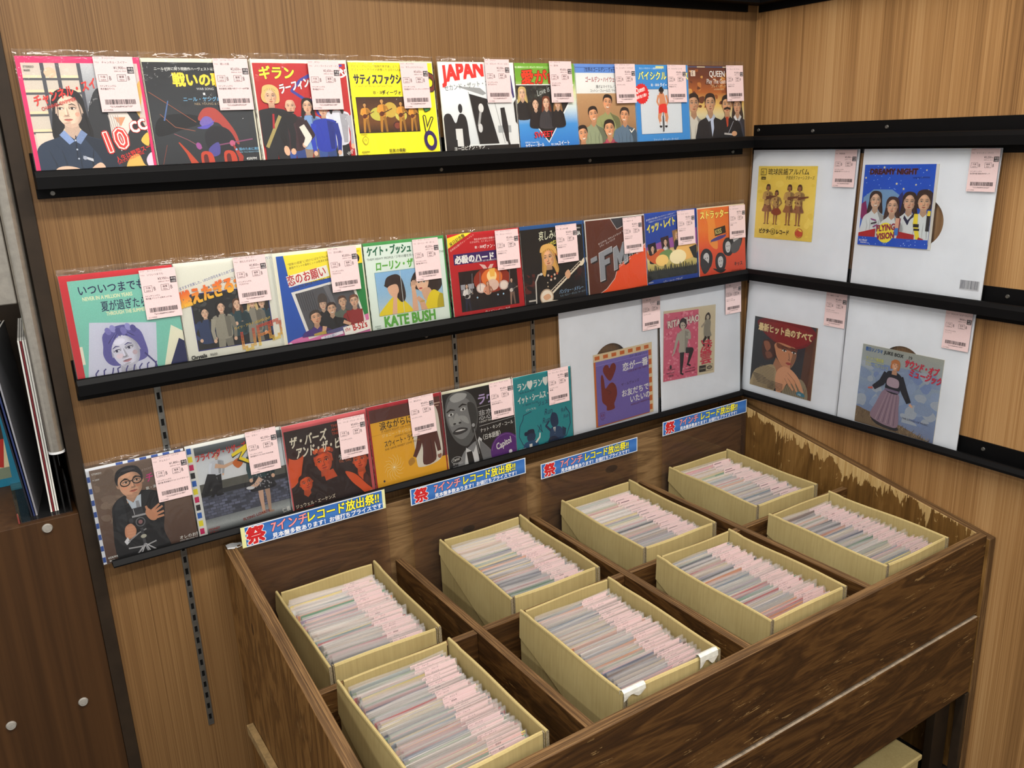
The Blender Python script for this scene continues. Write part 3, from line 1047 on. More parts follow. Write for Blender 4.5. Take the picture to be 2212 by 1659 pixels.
def displayed_record(draw, label, place, size=(0.181, 0.181), tagspec=None, base=(225, 222, 212), lean=LEAN, bag_extra=0.011, group=None):
    """a bagged single standing on a rail: sleeve with its print, the bag, the price tag on the bag"""
    w, h = size
    x, y, z, yaw = place
    root = thing('displayed_record', label, 'record', (x, y, z), (lean, 0, yaw), group)
    m = MB()
    th = 0.0024
    m.box(-w / 2, w / 2, -th, 0, 0, h, 0, base)
    a = Art(m, w, h, -th - 0.00004)
    draw(a)
    depth = th + 0.00004 + a.k * EPS
    obj('sleeve', m.mesh('sleeve', 'print', ink=True), root)
    bag = obj('clear_bag', bag_mesh(w, h, depth + 0.0002, bag_extra, seed=int(abs(x * 1000) + abs(z * 77))), root)
    if tagspec:
        u, v, title, price, note, artist = tagspec
        obj('price_tag', tag_mesh(title, price, note, artist, int(abs(x * 1000))), bag, 0, ((u - 0.5) * w + TW / 2, -depth - 0.0028, v * h - TH), (0, radians(random.uniform(-0.6, 0.6)), 0))
    return root


# ------------------------------------------------------------------ the printed fronts
SK = (226, 186, 156)


def c_swimmer(a):
    a.r(0, 0, 1, 1, (222, 38, 104))
    a.clip = (.035, 0, .975, .945)
    a.r(0, 0, 1, 1, (206, 196, 182))
    for v in (.82, .70, .52, .37):
        a.r(0, v, .62, v + .022, (232, 214, 176)); a.r(0, v - .02, .62, v, (84, 84, 88))
    for u in (.18, .30, .47):
        a.r(u, .38, u + .03, .95, (74, 76, 84))
    a.g(.50, .55, .62, .95, [(0, (120, 124, 132)), (1, (196, 198, 200))])
    a.r(.05, .05, .20, .36, (224, 208, 190)); a.r(.20, .22, .34, .36, (196, 146, 84))
    a.r(.88, .50, .98, .95, (206, 194, 186)); a.b([(.90, .42), (.96, .62), (.99, .80), (.93, .74), (.89, .60)], (214, 176, 92))
    a.b([(.50, .0), (.48, .40), (.53, .62), (.62, .74), (.80, .70), (.92, .48), (.98, .30), (1.0, 0)], (44, 46, 50))
    a.p([(.66, .52), (.82, .52), (.86, .44), (.78, .30), (.72, .18), (.66, .30)], (224, 214, 204)); a.p([(.70, .48), (.80, .48), (.75, .40)], (208, 150, 112))
    for i in range(5):
        a.l([(.655 + i * .02, .50), (.70 + i * .012, .20)], .006, (170, 160, 156))
    a.e(.25, .865, .05, .045, (226, 190, 160), 0, 10)
    a.bust(.345, .545, .285, (236, 204, 180), (26, 24, 26), (40, 56, 78), 'long', -.5, wide=1.02, collar=(136, 160, 204))
    a.l([(.36, .33), (.345, .12)], .008, (28, 38, 54))
    for v in (.29, .21, .13):
        a.e(.353, v, .008, .008, (190, 200, 214), 0, 8)
    a.p([(.39, .155), (.47, .125), (.47, .10), (.40, .13)], (206, 208, 214)); a.e(.405, .135, .018, .018, (170, 176, 190), 0, 9)
    a.b([(.16, .05), (.26, .07), (.36, .03), (.30, -.05), (.15, -.05)], (230, 196, 170)); a.b([(.43, .02), (.52, .09), (.56, .04), (.50, -.03)], (228, 192, 164))
    a.b([(.74, .02), (.78, .12), (.86, .15), (.90, .05), (.97, .03), (.86, -.02)], (220, 184, 96)); a.b([(.92, .10), (.98, .16), (1, .02), (.94, .02)], (222, 206, 220))
    a.b([(.90, .27), (.97, .34), (.96, .22)], (228, 190, 84))
    R_ = (222, 58, 50)
    a.t('チャンネル・スイマー', .085, .585, .098, R_, .03, 17, .70, .25)
    a.t('CHANNEL SWIMMER', .135, .545, .040, (196, 52, 46), .02, 17, .80)
    a.t('10', .575, .165, .25, (250, 236, 226), .05, 14, .95, .05, (206, 50, 48)); a.t('10', .575, .165, .25, R_, .004, 14, .95, .05)
    a.t('CC', .835, .335, .135, (250, 236, 226), .04, 16, .8, .0, (206, 50, 48))
    a.t('人生は野菜スープ', .665, .085, .052, R_, .02, 20, .92); a.t('LIFE IS A MINESTRONE', .675, .065, .025, R_, .01, 20)
    a.t('STEREO', .05, .905, .024, (70, 70, 70)); a.t('¥600', .05, .875, .024, (70, 70, 70))


def c_warsong(a):
    a.r(0, 0, 1, 1, (226, 220, 196)); a.clip = (.012, 0, .985, .965)
    a.g(0, 0, 1, 1, [(0, (40, 42, 46)), (.4, (50, 54, 58)), (1, (24, 26, 30))])
    a.b([(.05, .30), (.30, .36), (.55, .44), (.30, .50), (.08, .46)], (22, 24, 27))
    a.t('ニールが世に問う問題作ハーヴェスト以来の新曲をグラハム・ナッシュと', .11, .895, .030, INKW, .008)
    a.t('戦いの歌', .26, .760, .132, (248, 214, 62), .045, 0, .90)
    a.t('WAR SONG', .47, .715, .030, (200, 200, 196)); a.r(.525, .668, .545, .690, (226, 226, 226))
    a.t('ニール・ヤング&グラハム・ナッシュ', .33, .615, .045, (120, 186, 226), .012); a.t('NEIL YOUNG & GRAHAM NASH', .43, .578, .030, (160, 140, 110))
    for L, w, c in (([(.03, .70), (.20, .58), (.42, .42)], .006, (150, 84, 60)), ([(.10, .50), (.22, .38), (.40, .34)], .006, (150, 90, 66)), ([(.20, .32), (.32, .26), (.44, .18)], .006, (150, 92, 96)),
                    ([(.05, .02), (.12, .22)], .006, (120, 60, 50)), ([(.19, .62), (.13, .44)], [.010, .014], (84, 110, 160)), ([(.23, .24), (.30, .14), (.36, .02)], [.012, .03, .07], (190, 72, 42))):
        a.l(L, w, c)
    a.b([(.44, .44), (.50, .54), (.60, .55), (.68, .48), (.78, .32), (.80, .20), (.72, .28), (.64, .40), (.56, .42)], (176, 70, 60))
    a.b([(.45, .41), (.50, .47), (.56, .46), (.58, .40), (.50, .37)], (122, 104, 176)); a.b([(.42, .37), (.54, .40), (.60, .44), (.52, .36)], (96, 88, 186))
    a.b([(.48, .30), (.58, .38), (.72, .34), (.78, .18), (.70, .10), (.52, .12)], (34, 34, 40))
    a.l([(.58, .20), (.94, .25)], .012, (136, 76, 110)); a.b([(.50, .17), (.60, .23), (.60, .12), (.52, .10)], (84, 78, 150)); a.e(.735, .215, .028, .03, (190, 96, 130), 0, 10); a.e(.41, .20, .025, .035, (160, 84, 150), 20, 10)
    for x in (.42, .64):
        a.b([(x, .13), (x + .09, .14), (x + .12, .06), (x + .10, -.05), (x + .01, -.05)], (196, 70, 44)); a.b([(x + .02, .10), (x + .06, .11), (x + .06, -.03), (x + .03, -.03)], (92, 34, 30))
    a.l([(.74, .20), (.80, .08), (.78, -.02)], [.012, .05, .02], (170, 60, 46))
    a.e(.765, .155, .010, .010, (120, 190, 230)); a.t('国のために用意はいいか?', .79, .145, .030, (120, 190, 230)); a.t('ARE YOU READY FOR THE COUNTRY?', .79, .12, .02, (120, 160, 180))
    a.t('45RPM', .85, .05, .036, INKW, .01); a.t('¥500', .87, .02, .028, INKW)


def c_gillan(a):
    a.r(0, 0, 1, 1, (232, 226, 208)); a.clip = (.015, 0, .985, .965)
    a.r(0, 0, 1, 1, (184, 34, 36))
    L = [(.95, .95), (.70, .90), (.48, .80), (.38, .70), (.50, .62), (.72, .58), (.64, .52)]
    a.l(L[:3], [.02, .04, .03], (58, 66, 156)); a.l(L[2:6], [.03, .028, .03, .02], (58, 66, 156)); a.e(.66, .50, .05, .05, (44, 66, 176))
    a.t('ギラン', .065, .825, .130, (252, 238, 60), .04, 0, .95, 0, (120, 20, 24))
    a.t('ノー・ラーフィング・イン・ヘヴン', .06, .630, .104, (250, 246, 240), .04, 13, .64, .2, (130, 20, 24)); a.t('ン', .90, .83, .12, INKW, .03)
    BL, SKN = (38, 60, 168), (226, 182, 150)
    a.fig(.83, -.33, 1.0, (216, 216, 224), (26, 26, 30), SKN, (40, 30, 28), 'down', 'long'); a.p([(.78, .46), (.86, .46), (.84, -.05), (.80, -.05)], (216, 220, 226)); a.l([(.80, .40), (.815, .10)], .022, (20, 20, 24))
    a.fig(.52, -.34, .96, (126, 160, 204), (150, 128, 110), SKN, (34, 24, 22), 'down', 'long'); a.fig(.68, -.36, .94, BL, (56, 86, 150), SKN, (60, 44, 36), 'down', 'short')
    a.fig(.34, -.36, .98, (62, 36, 42), (52, 82, 158), SKN, (210, 170, 140), 'hip', 'none'); a.b([(.29, .46), (.33, .49), (.39, .46), (.385, .41), (.34, .38), (.30, .41)], (30, 26, 26)); a.l([(.43, .36), (.49, .24), (.44, .16)], [.06, .07, .04], (224, 220, 206)); a.r(.28, .485, .37, .500, (20, 18, 18))
    a.fig(.15, -.44, 1.17, (32, 32, 36), (30, 30, 34), SKN, (214, 186, 118), 'down', 'curly'); a.l([(.22, .46), (.05, .16)], .034, (170, 154, 96)); a.l([(.155, .48), (.14, .34)], .02, (180, 40, 50)); a.e(.245, .12, .03, .05, SKN, 10, 10)
    a.t('Virgin', .90, .04, .05, INKW, 0, 40, .7, .3)


def c_yellow_band(a):
    Y = (247, 236, 34)
    a.r(0, 0, 1, 1, (236, 232, 200)); a.clip = (.008, 0, .995, .985); a.r(0, 0, 1, 1, Y)
    a.t('デビューアルバム「頽廃的美学論」より、いま話題沸騰の新曲です', .04, .935, .030, (60, 58, 30), .006); a.t('デヴィッド・ボウイが絶賛した注目の5人組による強力ヒット', .04, .900, .030, (60, 58, 30), .006)
    a.t('サティスファクション', .055, .775, .112, (32, 26, 60), .045, 0, .62); a.t("(I CAN'T GET ME NO) SATISFACTION", .06, .735, .026, (140, 132, 40))
    a.t('歌・演奏', .26, .665, .036, (60, 56, 30)); a.t('ディーヴォ', .36, .660, .052, (26, 24, 30), .03, 0, .9)
    a.r(.055, .265, .775, .635, (24, 18, 12)); o = a.clip; a.clip = (.062, .272, .768, .628)
    a.g(0, .26, 1, .64, [(0, (40, 20, 10)), (.3, (110, 66, 26)), (1, (62, 36, 20))])
    a.e(.30, .46, .10, .07, (196, 190, 80)); a.e(.44, .50, .08, .08, (200, 170, 70)); a.e(.56, .44, .07, .06, (206, 196, 90))
    G = (216, 150, 54)
    a.e(.505, .335, .05, .045, (70, 24, 18)); a.e(.505, .335, .036, .032, (134, 60, 40))
    for x, h_ in ((.145, .315), (.345, .355), (.565, .325), (.70, .30)):
        a.fig(x, .262, h_, G, sh(G, .85), (216, 160, 90), (40, 20, 12), 'guitar', 'short', gtr=(96, 40, 18))
    a.clip = o
    for ch, u, v, s_, r_, c in (('D', .845, .72, .26, -22, (112, 46, 34)), ('E', .845, .475, .19, 20, (48, 134, 60))):
        a.t(ch, u, v, s_, c, .03, r_, .8, 0, (40, 30, 20))
    a.t('V', .79, .255, .26, Y, .0, -12, .72, 0, (30, 28, 30)); a.e(.885, .165, .078, .108, (46, 24, 96), 10); a.e(.885, .165, .040, .060, Y, 10)
    a.b([(.075, .205), (.11, .235), (.145, .205), (.135, .165), (.11, .145), (.085, .165)], (170, 158, 40)); a.b([(.082, .203), (.11, .225), (.138, .203), (.13, .17), (.11, .153), (.09, .17)], Y); a.t('W', .088, .175, .05, (170, 158, 40), .01, 0, .8)
    a.t('STEREO', .06, .245, .022, (150, 140, 40)); a.t('45RPM', .05, .060, .032, (110, 104, 30), .008); a.t('¥600', .065, .030, .026, (110, 104, 30)); a.t('狂気の衝動', .37, .060, .040, (36, 34, 26), .012); a.t('UNCONTROLLABLE URGE', .37, .035, .02, (80, 76, 30))


def c_red_brush(a):
    W = (224, 228, 226)
    a.r(0, 0, 1, 1, (238, 234, 222)); a.clip = (.01, 0, .995, .98); a.r(0, 0, 1, 1, W)
    a.g(.0, .10, 1, .74, [(0, (206, 210, 210)), (1, (226, 230, 230))])
    a.p([(.20, .74), (.55, .64), (.60, .66), (.52, .72)], (150, 152, 152)); a.p([(.36, .66), (.60, .60), (.72, .10), (.45, .10)], (26, 26, 28))
    a.l([(.36, .68), (.45, .10)], .008, (150, 152, 150)); a.p([(.60, .56), (.98, .58), (.98, .08), (.72, .10)], (214, 216, 214)); a.l([(.70, .56), (.80, .10)], .006, (120, 122, 122)); a.r(.72, .22, .90, .30, (160, 164, 164))
    a.b([(.02, .42), (.10, .44), (.16, .34), (.22, .44), (.30, .40), (.32, .20), (.30, .08), (.05, .08), (.0, .25)], (30, 30, 32)); a.e(.235, .50, .028, .05, (40, 40, 42)); a.r(.15, .08, .24, .28, (214, 214, 210))
    a.e(.51, .50, .035, .05, (216, 216, 212)); a.l([(.50, .46), (.46, .30)], .03, (170, 170, 168)); a.e(.48, .28, .03, .05, (206, 206, 204)); a.l([(.80, .50), (.82, .30), (.84, .12)], [.06, .08, .04], (34, 34, 36)); a.l([(.83, .20), (.87, .04)], .03, (34, 34, 36))
    a.r(0, 0, 1, .085, (22, 22, 24)); a.r(0, .085, .16, .16, (30, 30, 32)); a.p([(.96, .55), (1.0, .60), (1, .30), (.97, .34)], (24, 24, 26))
    a.t('JAPAN', .055, .790, .235, (226, 44, 40), .055, 7, .80, .12); a.t('セカンド・ザット・エモーション', .055, .690, .070, (90, 92, 96), .0, 6, .86); a.t('ヨーロピアン・サン', .105, .040, .050, INKW, .014, 2, .92, .1); a.p([(.05, .0), (.36, .01), (.38, .028), (.06, .018)], (206, 44, 40)); a.t('Japan', .55, .015, .05, INKW, .02, 0, 1, .2); a.p([(.90, .84), (.96, .60), (.98, .62), (.95, .86)], (60, 50, 110))


def c_vee(a):
    a.g(0, 0, 1, 1, [(0, (36, 120, 196)), (.30, (70, 150, 212)), (.50, (214, 226, 224)), (.66, (226, 226, 170)), (.80, (120, 172, 52)), (1, (104, 160, 44))])
    a.r(.02, .94, .98, .965, (130, 186, 80)); a.t('史上最高のハード・ポップ・サウンド', .03, .945, .024, (240, 240, 220)); a.r(0, .755, .95, .762, (230, 236, 200))
    a.t('愛が命', .115, .775, .175, (222, 56, 26), .035, 0, 1.08, 0, (90, 60, 20))
    a.p([(.0, .76), (.98, .76), (.90, .55), (.50, .08), (.02, .58)], (236, 238, 236)); V = [(.0, .75), (.96, .75), (.885, .56), (.50, .10), (.02, .60)]
    a.p(V, (34, 34, 32)); brush_block(a, .06, .56, .84, .74, [(52, 56, 50), (40, 42, 40), (66, 68, 60)], 70, 3, .015, .04)
    a.t('Love is', .36, .62, .10, (190, 196, 192), .0, 18, .7, .3)
    a.bust(.115, .655, .125, SK, (206, 178, 112), (36, 34, 36), 'long', wide=.7); a.bust(.315, .530, .115, SK, (44, 34, 30), (30, 26, 30), 'long', wide=.7); a.bust(.49, .545, .125, SK, (110, 56, 36), (60, 58, 62), 'long', wide=.75); a.bust(.68, .545, .12, SK, (150, 110, 70), (34, 32, 34), 'long', wide=.7)
    a.t('SWEET', .255, .145, .095, (222, 44, 50), .03, 2, .95, .05); a.t('SIDE B: Cover Girl', .095, .085, .026, (220, 236, 240)); a.t('カヴァー・ガール', .095, .035, .048, INKW, .03, 2, .72); a.t('歌と演奏', .52, .050, .028, (230, 240, 244)); a.t('スイート', .64, .045, .062, INKW, .025, 2, .72)


def c_vocal(a):
    a.r(0, 0, 1, 1, (224, 226, 222)); a.r(0, .895, 1, 1, (96, 140, 208)); a.r(0, .955, 1, .962, (60, 96, 160)); a.t('〔世界のゴールデン・ヴォーカル〕', .14, .912, .056, (28, 36, 70), .018, 0, .72)
    a.t('ゴールデン・ハイウェイ', .17, .790, .070, (160, 50, 58), .02, 0, .68); a.t('漕げよマイケル／シンディ', .34, .715, .042, (60, 56, 60), .01, 0, .9); a.t('コットン・フィールズ／テイク・ジス・ハンマー', .24, .668, .040, (60, 56, 60), .01, 0, .8)
    a.clip = (.0, 0, 1, .650); a.g(0, 0, 1, .65, [(0, (120, 88, 60)), (.5, (172, 132, 92)), (1, (186, 148, 106))])
    S2 = (222, 164, 122); H = (36, 28, 26)
    a.bust(.52, .535, .175, S2, H, (154, 158, 106), 'short', .2, -8, True); a.bust(.265, .395, .175, S2, H, (150, 160, 128), 'short', .2, 6, True); a.bust(.80, .375, .175, S2, sh(H, 1.4), (98, 122, 142), 'short', -.3, -6, True); a.bust(.07, .165, .185, S2, H, (120, 98, 72), 'short', .3, 6, True); a.bust(.52, .215, .20, S2, H, (166, 62, 82), 'short', 0, 0, True, collar=(186, 80, 100))
    a.l([(.87, .20), (.90, .165), (.955, .21)], .014, (240, 238, 226))


def c_cyclist(a):
    a.r(0, 0, 1, 1, (62, 142, 204)); a.r(.40, .955, .55, .985, (220, 216, 150)); a.t('大ヒット中!クイーン最新シングル', .10, .945, .026, (210, 228, 240)); a.r(.09, .13, .86, .70, (40, 76, 120)); a.r(.095, .135, .855, .695, (206, 212, 216))
    a.t('バイシクル・レース', .075, .820, .115, (250, 244, 130), .028, 0, .86, 0, (28, 70, 120)); a.t('歌・演奏', .30, .735, .036, INKW); a.t('クイーン', .46, .725, .062, INKW, .025, 0, .72, .1)
    K = (206, 142, 102)
    a.l([(.50, .16), (.505, .45)], .012, (24, 24, 26)); a.l([(.485, .15), (.49, .36)], .008, (60, 60, 62))
    for e_ in (-1, 1):
        a.l([(.50 + e_ * .04, .44), (.50 + e_ * .07, .34), (.50 + e_ * .045, .245)], [.07, .055, .035], K); a.e(.50 + e_ * .05, .225, .025, .018, (30, 30, 34)); a.r(.50 + e_ * .045 - .015, .235, .50 + e_ * .045 + .015, .285, (220, 224, 226))
        a.l([(.50 + e_ * .07, .62), (.50 + e_ * .10, .54), (.50 + e_ * .07, .49)], [.035, .03, .025], K)
    a.b([(.44, .645), (.52, .645), (.555, .56), (.56, .46), (.44, .46), (.445, .56)], K); a.b([(.445, .50), (.555, .51), (.58, .45), (.57, .39), (.50, .405), (.43, .39), (.42, .45)], (216, 58, 48)); a.e(.485, .675, .035, .04, (92, 60, 44)); a.b([(.44, .69), (.485, .73), (.53, .69), (.52, .665), (.45, .665)], (28, 26, 28)); a.e(.505, .265, .01, .115, (30, 30, 32))
    pts = []
    for i in range(40):
        r_ = .135 if i % 2 else .118
        pts.append((.125 + r_ * cos(pi * i / 20), .640 + r_ * sin(pi * i / 20)))
    a.p(pts, (214, 40, 44)); a.t('Queen', .02, .640, .095, INKW, .02, 14, .62, .2); a.t('最新強力盤!!', .02, .570, .044, INKW, .02, 14, .8)
    a.t('ファット・ボトムド・ガールズ', .30, .045, .032, (216, 232, 244), .008)


def c_game(a):
    a.g(0, 0, 1, 1, [(0, (40, 40, 50)), (.35, (210, 200, 160)), (.48, (220, 186, 104)), (.65, (176, 100, 48)), (.85, (110, 56, 36)), (1, (92, 50, 40))])
    brush_block(a, 0, .45, 1, .95, [(150, 82, 40), (204, 150, 76), (104, 56, 36), (188, 120, 60)], 60, 5, .02, .06); a.clip = (0, 0, 1, .985)
    a.r(0, .975, 1, 1, (60, 90, 130)); a.r(.16, .975, .30, 1, (226, 222, 190)); a.r(.62, .975, .74, 1, (226, 222, 190))
    a.r(.045, .86, .125, .935, (222, 206, 186)); a.t('E', .062, .873, .07, (90, 50, 40), .02, 0, .8); a.t('QUEEN', .37, .855, .110, INKW, .014, 0, .84); a.t('Play The Game', .32, .765, .088, INKW, .004, 0, .76); a.t('プレイ・ザ・ゲーム', .40, .715, .042, (226, 200, 150), .01); a.t('A HUMAN BODY', .45, .68, .026, (226, 200, 150))
    J = (30, 32, 38)
    a.bust(.87, .46, .20, (206, 160, 126), (50, 36, 30), (60, 62, 74), 'long', -.3, wide=.8, collar=(220, 220, 220)); a.bust(.07, .50, .24, (196, 152, 118), (40, 30, 26), (198, 194, 182), 'short', .3, wide=.8); a.bust(.365, .50, .235, (198, 156, 122), (44, 30, 26), J, 'short', 0, wide=1.0, collar=(190, 200, 212)); a.p([(.355, .30), (.41, .32), (.43, 0), (.39, 0)], (186, 196, 216)); a.bust(.67, .475, .235, (206, 160, 120), (34, 24, 22), (28, 29, 34), 'short', 0, wide=1.05); a.l([(.61, .425), (.67, .440), (.73, .425)], .028, (34, 26, 24)); a.p([(.635, .32), (.69, .32), (.68, .20), (.655, .18)], (176, 66, 40)); a.l([(.78, .26), (.68, .10)], .010, (150, 152, 160)); a.r(.60, .075, .76, .10, (180, 176, 172), -6); a.e(.79, .09, .05, .035, (206, 160, 122))


def c_portrait(a):
    T = (126, 196, 178)
    a.r(0, 0, 1, 1, (200, 38, 48)); a.clip = (.065, 0, 1, .945); a.r(0, 0, 1, 1, T)
    a.r(.065, .16, .09, .33, (230, 226, 206)); D = (26, 32, 78)
    a.t('いついつまでも', .135, .810, .104, D, .016, 0, .82); a.t('NEVER IN A MILLION YEARS', .165, .750, .050, (228, 230, 190), .03, 0, .70); a.t('夏が過ぎたら', .31, .640, .105, D, .010, 0, .66); a.t('THROUGH THE SUMMER', .345, .590, .050, (228, 230, 190), .03, 0, .64); a.t('LITA', .72, .52, .07, D, .0, 0, .9, .2)
    a.p([(.74, -.1), (.90, .42), (1.2, .20), (.9, -.2)], (232, 230, 206)); a.p([(.80, -.05), (.955, .28), (1.1, .17), (.98, -.1)], (26, 32, 84))
    a.p([(.185, .545), (.77, .465), (.70, -.06), (.075, -.06)], (204, 206, 222)); P_ = (96, 92, 160); o = a.clip; a.clip = (.08, 0, .75, .53)
    a.bust(.455, .235, .335, (214, 214, 228), P_, (206, 206, 222), 'curly', -.4, 10, wide=.95, feat=(84, 80, 150))
    for i in range(9):
        x = .16 + i * .065
        a.l([(x, .0), (x + .01 * (i % 3), .055 + .02 * (i % 2)), (x + .03, .09)], .011, (70, 66, 128))
    for i in range(6):
        a.e(.33 + i * .045, .44 + .02 * sin(i * 1.9), .026, .038, ((124, 120, 184), (150, 148, 204), (84, 80, 146))[i % 3], 20)
    a.l([(.62, .19), (.70, .08), (.72, -.02)], .014, (66, 62, 124)); a.clip = o


def c_ufo(a):
    a.r(0, 0, 1, 1, (226, 226, 212)); N = (38, 40, 116)
    a.t('ますます充実した、UFOの存在をあらためて認識させてくれる驚きのUFOサウンド!', .03, .735, .034, (60, 70, 150), .006, 13, .8); a.t('★TOO HOT TO HANDLE', .30, .715, .042, (110, 104, 110), .004, 14, .92)
    a.r(.115, .105, .905, .685, N); a.r(.60, .66, .905, .76, N); o = a.clip; a.clip = (.122, .115, .895, .675); a.r(0, 0, 1, 1, (34, 34, 34)); brush_block(a, .12, .50, .90, .68, [(70, 72, 70), (52, 54, 52), (30, 30, 30)], 50, 9, .02, .045)
    a.fig(.235, -.17, .70, (44, 60, 98), (26, 26, 28), SK, (28, 24, 24), 'hip', 'long'); a.fig(.82, -.15, .72, (44, 78, 92), (32, 32, 36), SK, (50, 36, 28), 'fold', 'long'); a.fig(.72, -.15, .74, (140, 136, 122), (136, 132, 118), SK, (214, 186, 130), 'down', 'long'); a.fig(.565, -.15, .73, (40, 68, 74), (28, 30, 32), SK, (92, 60, 40), 'fold', 'long'); a.fig(.40, -.16, .73, (150, 146, 130), (146, 142, 126), SK, (32, 26, 24), 'down', 'long')
    a.clip = o; a.t('燃えたぎるギター', .02, .570, .170, (226, 84, 36), .055, 11, .66, .12, None, 'L', (246, 196, 60))
    R = random.Random(2)
    for gi, (g_, x0, y0) in enumerate((('U', .56, .03), ('F', .735, .075), ('O', .855, .10))):
        bm = {'U': ('10001', '10001', '10001', '10001', '10001', '11011', '01110'), 'F': ('11111', '10000', '10000', '11110', '10000', '10000', '10000'), 'O': ('01110', '11011', '10001', '10001', '10001', '11011', '01110')}[g_]
        for j, row in enumerate(bm):
            for i, ch in enumerate(row):
                if ch == '1':
                    for q in range(2):
                        for w in range(2):
                            f_ = j / 6
                            a.k -= .97
                            a.e(x0 + i * .031 + q * .0155, y0 + (6 - j) * .031 + w * .0155 + i * .006, .0072, .0072, (int(206 + 38 * f_), int(70 + 140 * f_), int(44 + 30 * f_)), 0, 6)
            a.k += 0
        a.k += 1
    a.t('ライツ・アウト LIGHTS OUT', .50, .265, .034, (226, 190, 70), .008, 10, .9); a.t('Chrysalis', .035, .035, .052, (24, 22, 24), .04, 2, .8); a.t('¥600', .22, .045, .036, (120, 118, 112))


def c_party(a):
    a.r(0, 0, 1, 1, (236, 232, 206)); a.clip = (.035, 0, .985, .965); a.r(0, 0, 1, 1, (30, 84, 176)); a.p([(.11, 1), (1, 1), (1, .72), (.15, .64)], (246, 228, 58)); a.p([(.78, .84), (1, .90), (1, 0), (.9, 0)], (34, 136, 66)); a.p([(0, .0), (0, .03), (.10, .075), (1.0, .24), (1, 0)], (226, 122, 176))
    a.t('"禁断の惑星"に続けとばかりThe B-52\'s', .15, .855, .030, (70, 66, 30), .004, 6); a.t('最強サウンドの最新ヒットは君達を悩殺してニュー・ウェイヴを超えてる。', .16, .820, .028, (70, 66, 30), .004, 6, .9)
    a.r(.12, .665, .585, .785, (238, 236, 226), 9); a.t('恋のお願い', .125, .650, .120, (186, 34, 48), .02, 9, .74); a.t('GIVE ME BACK MY MAN  SIDE B VERSION', .17, .600, .036, (70, 62, 30), .012, 10, .98)
    F = [(.145, .575), (.84, .67), (.95, .165), (.27, .055)]; a.p(F, (234, 232, 222)); o = a.clip
    I = [(.185, .555), (.815, .640), (.925, .185), (.295, .085)]; a.p(I, (84, 84, 88)); a.clip = (.19, .085, .92, .63)
    for i in range(8):
        a.l([(.20 + i * .025, .56), (.235 + i * .025, .36)], .007, (60, 60, 64))
    a.p([(.50, .60), (.56, .61), (.62, .40), (.58, .38)], (112, 112, 116)); a.bust(.475, .405, .105, (216, 178, 150), (74, 64, 58), (34, 32, 34), 'bee', 0, 0, wide=.8); a.bust(.70, .405, .115, (212, 172, 140), (86, 58, 44), (94, 104, 92), 'short', 0, 8); a.bust(.835, .395, .125, (220, 180, 150), (116, 76, 56), (142, 40, 38), 'short', -.3, 4, wide=1.1); a.p([(.73, .30), (.93, .30), (.93, .17), (.76, .15)], (150, 42, 40)); a.bust(.565, .345, .125, (218, 178, 146), (60, 44, 38), (28, 28, 28), 'short', 0, 4, True, wide=1.2); a.bust(.375, .275, .145, (216, 170, 136), (62, 50, 42), (74, 48, 124), 'short', .3, 8, wide=1.1); a.l([(.46, .17), (.44, .10), (.34, .07)], [.05, .04, .03], (214, 170, 138)); a.l([(.68, .19), (.76, .15)], [.04, .03], (214, 170, 138)); a.r(.48, .06, .72, .13, (88, 88, 132), 8); a.r(.33, .06, .47, .115, (186, 160, 70), 8)
    a.clip = o; a.r(.67, .045, 1.02, .150, (240, 238, 230), 8); a.t('the', .685, .075, .060, (196, 56, 50), .01, 8, .8, .2); a.t("B-52's", .78, .070, .105, (190, 44, 42), .03, 8, .68); a.r(.40, .04, .66, .075, (230, 226, 232), 8); a.t('恋のお願い', .44, .030, .036, (70, 90, 150), 0, 8, .8); a.e(.06, .03, .02, .02, INKW)
    a.r(.875, .80, .985, .965, (246, 224, 40)); a.b([(.91, .86), (.935, .90), (.955, .86), (.94, .82), (.92, .82)], (30, 28, 26)); a.t('STEREO', .885, .925, .022, (60, 56, 30))


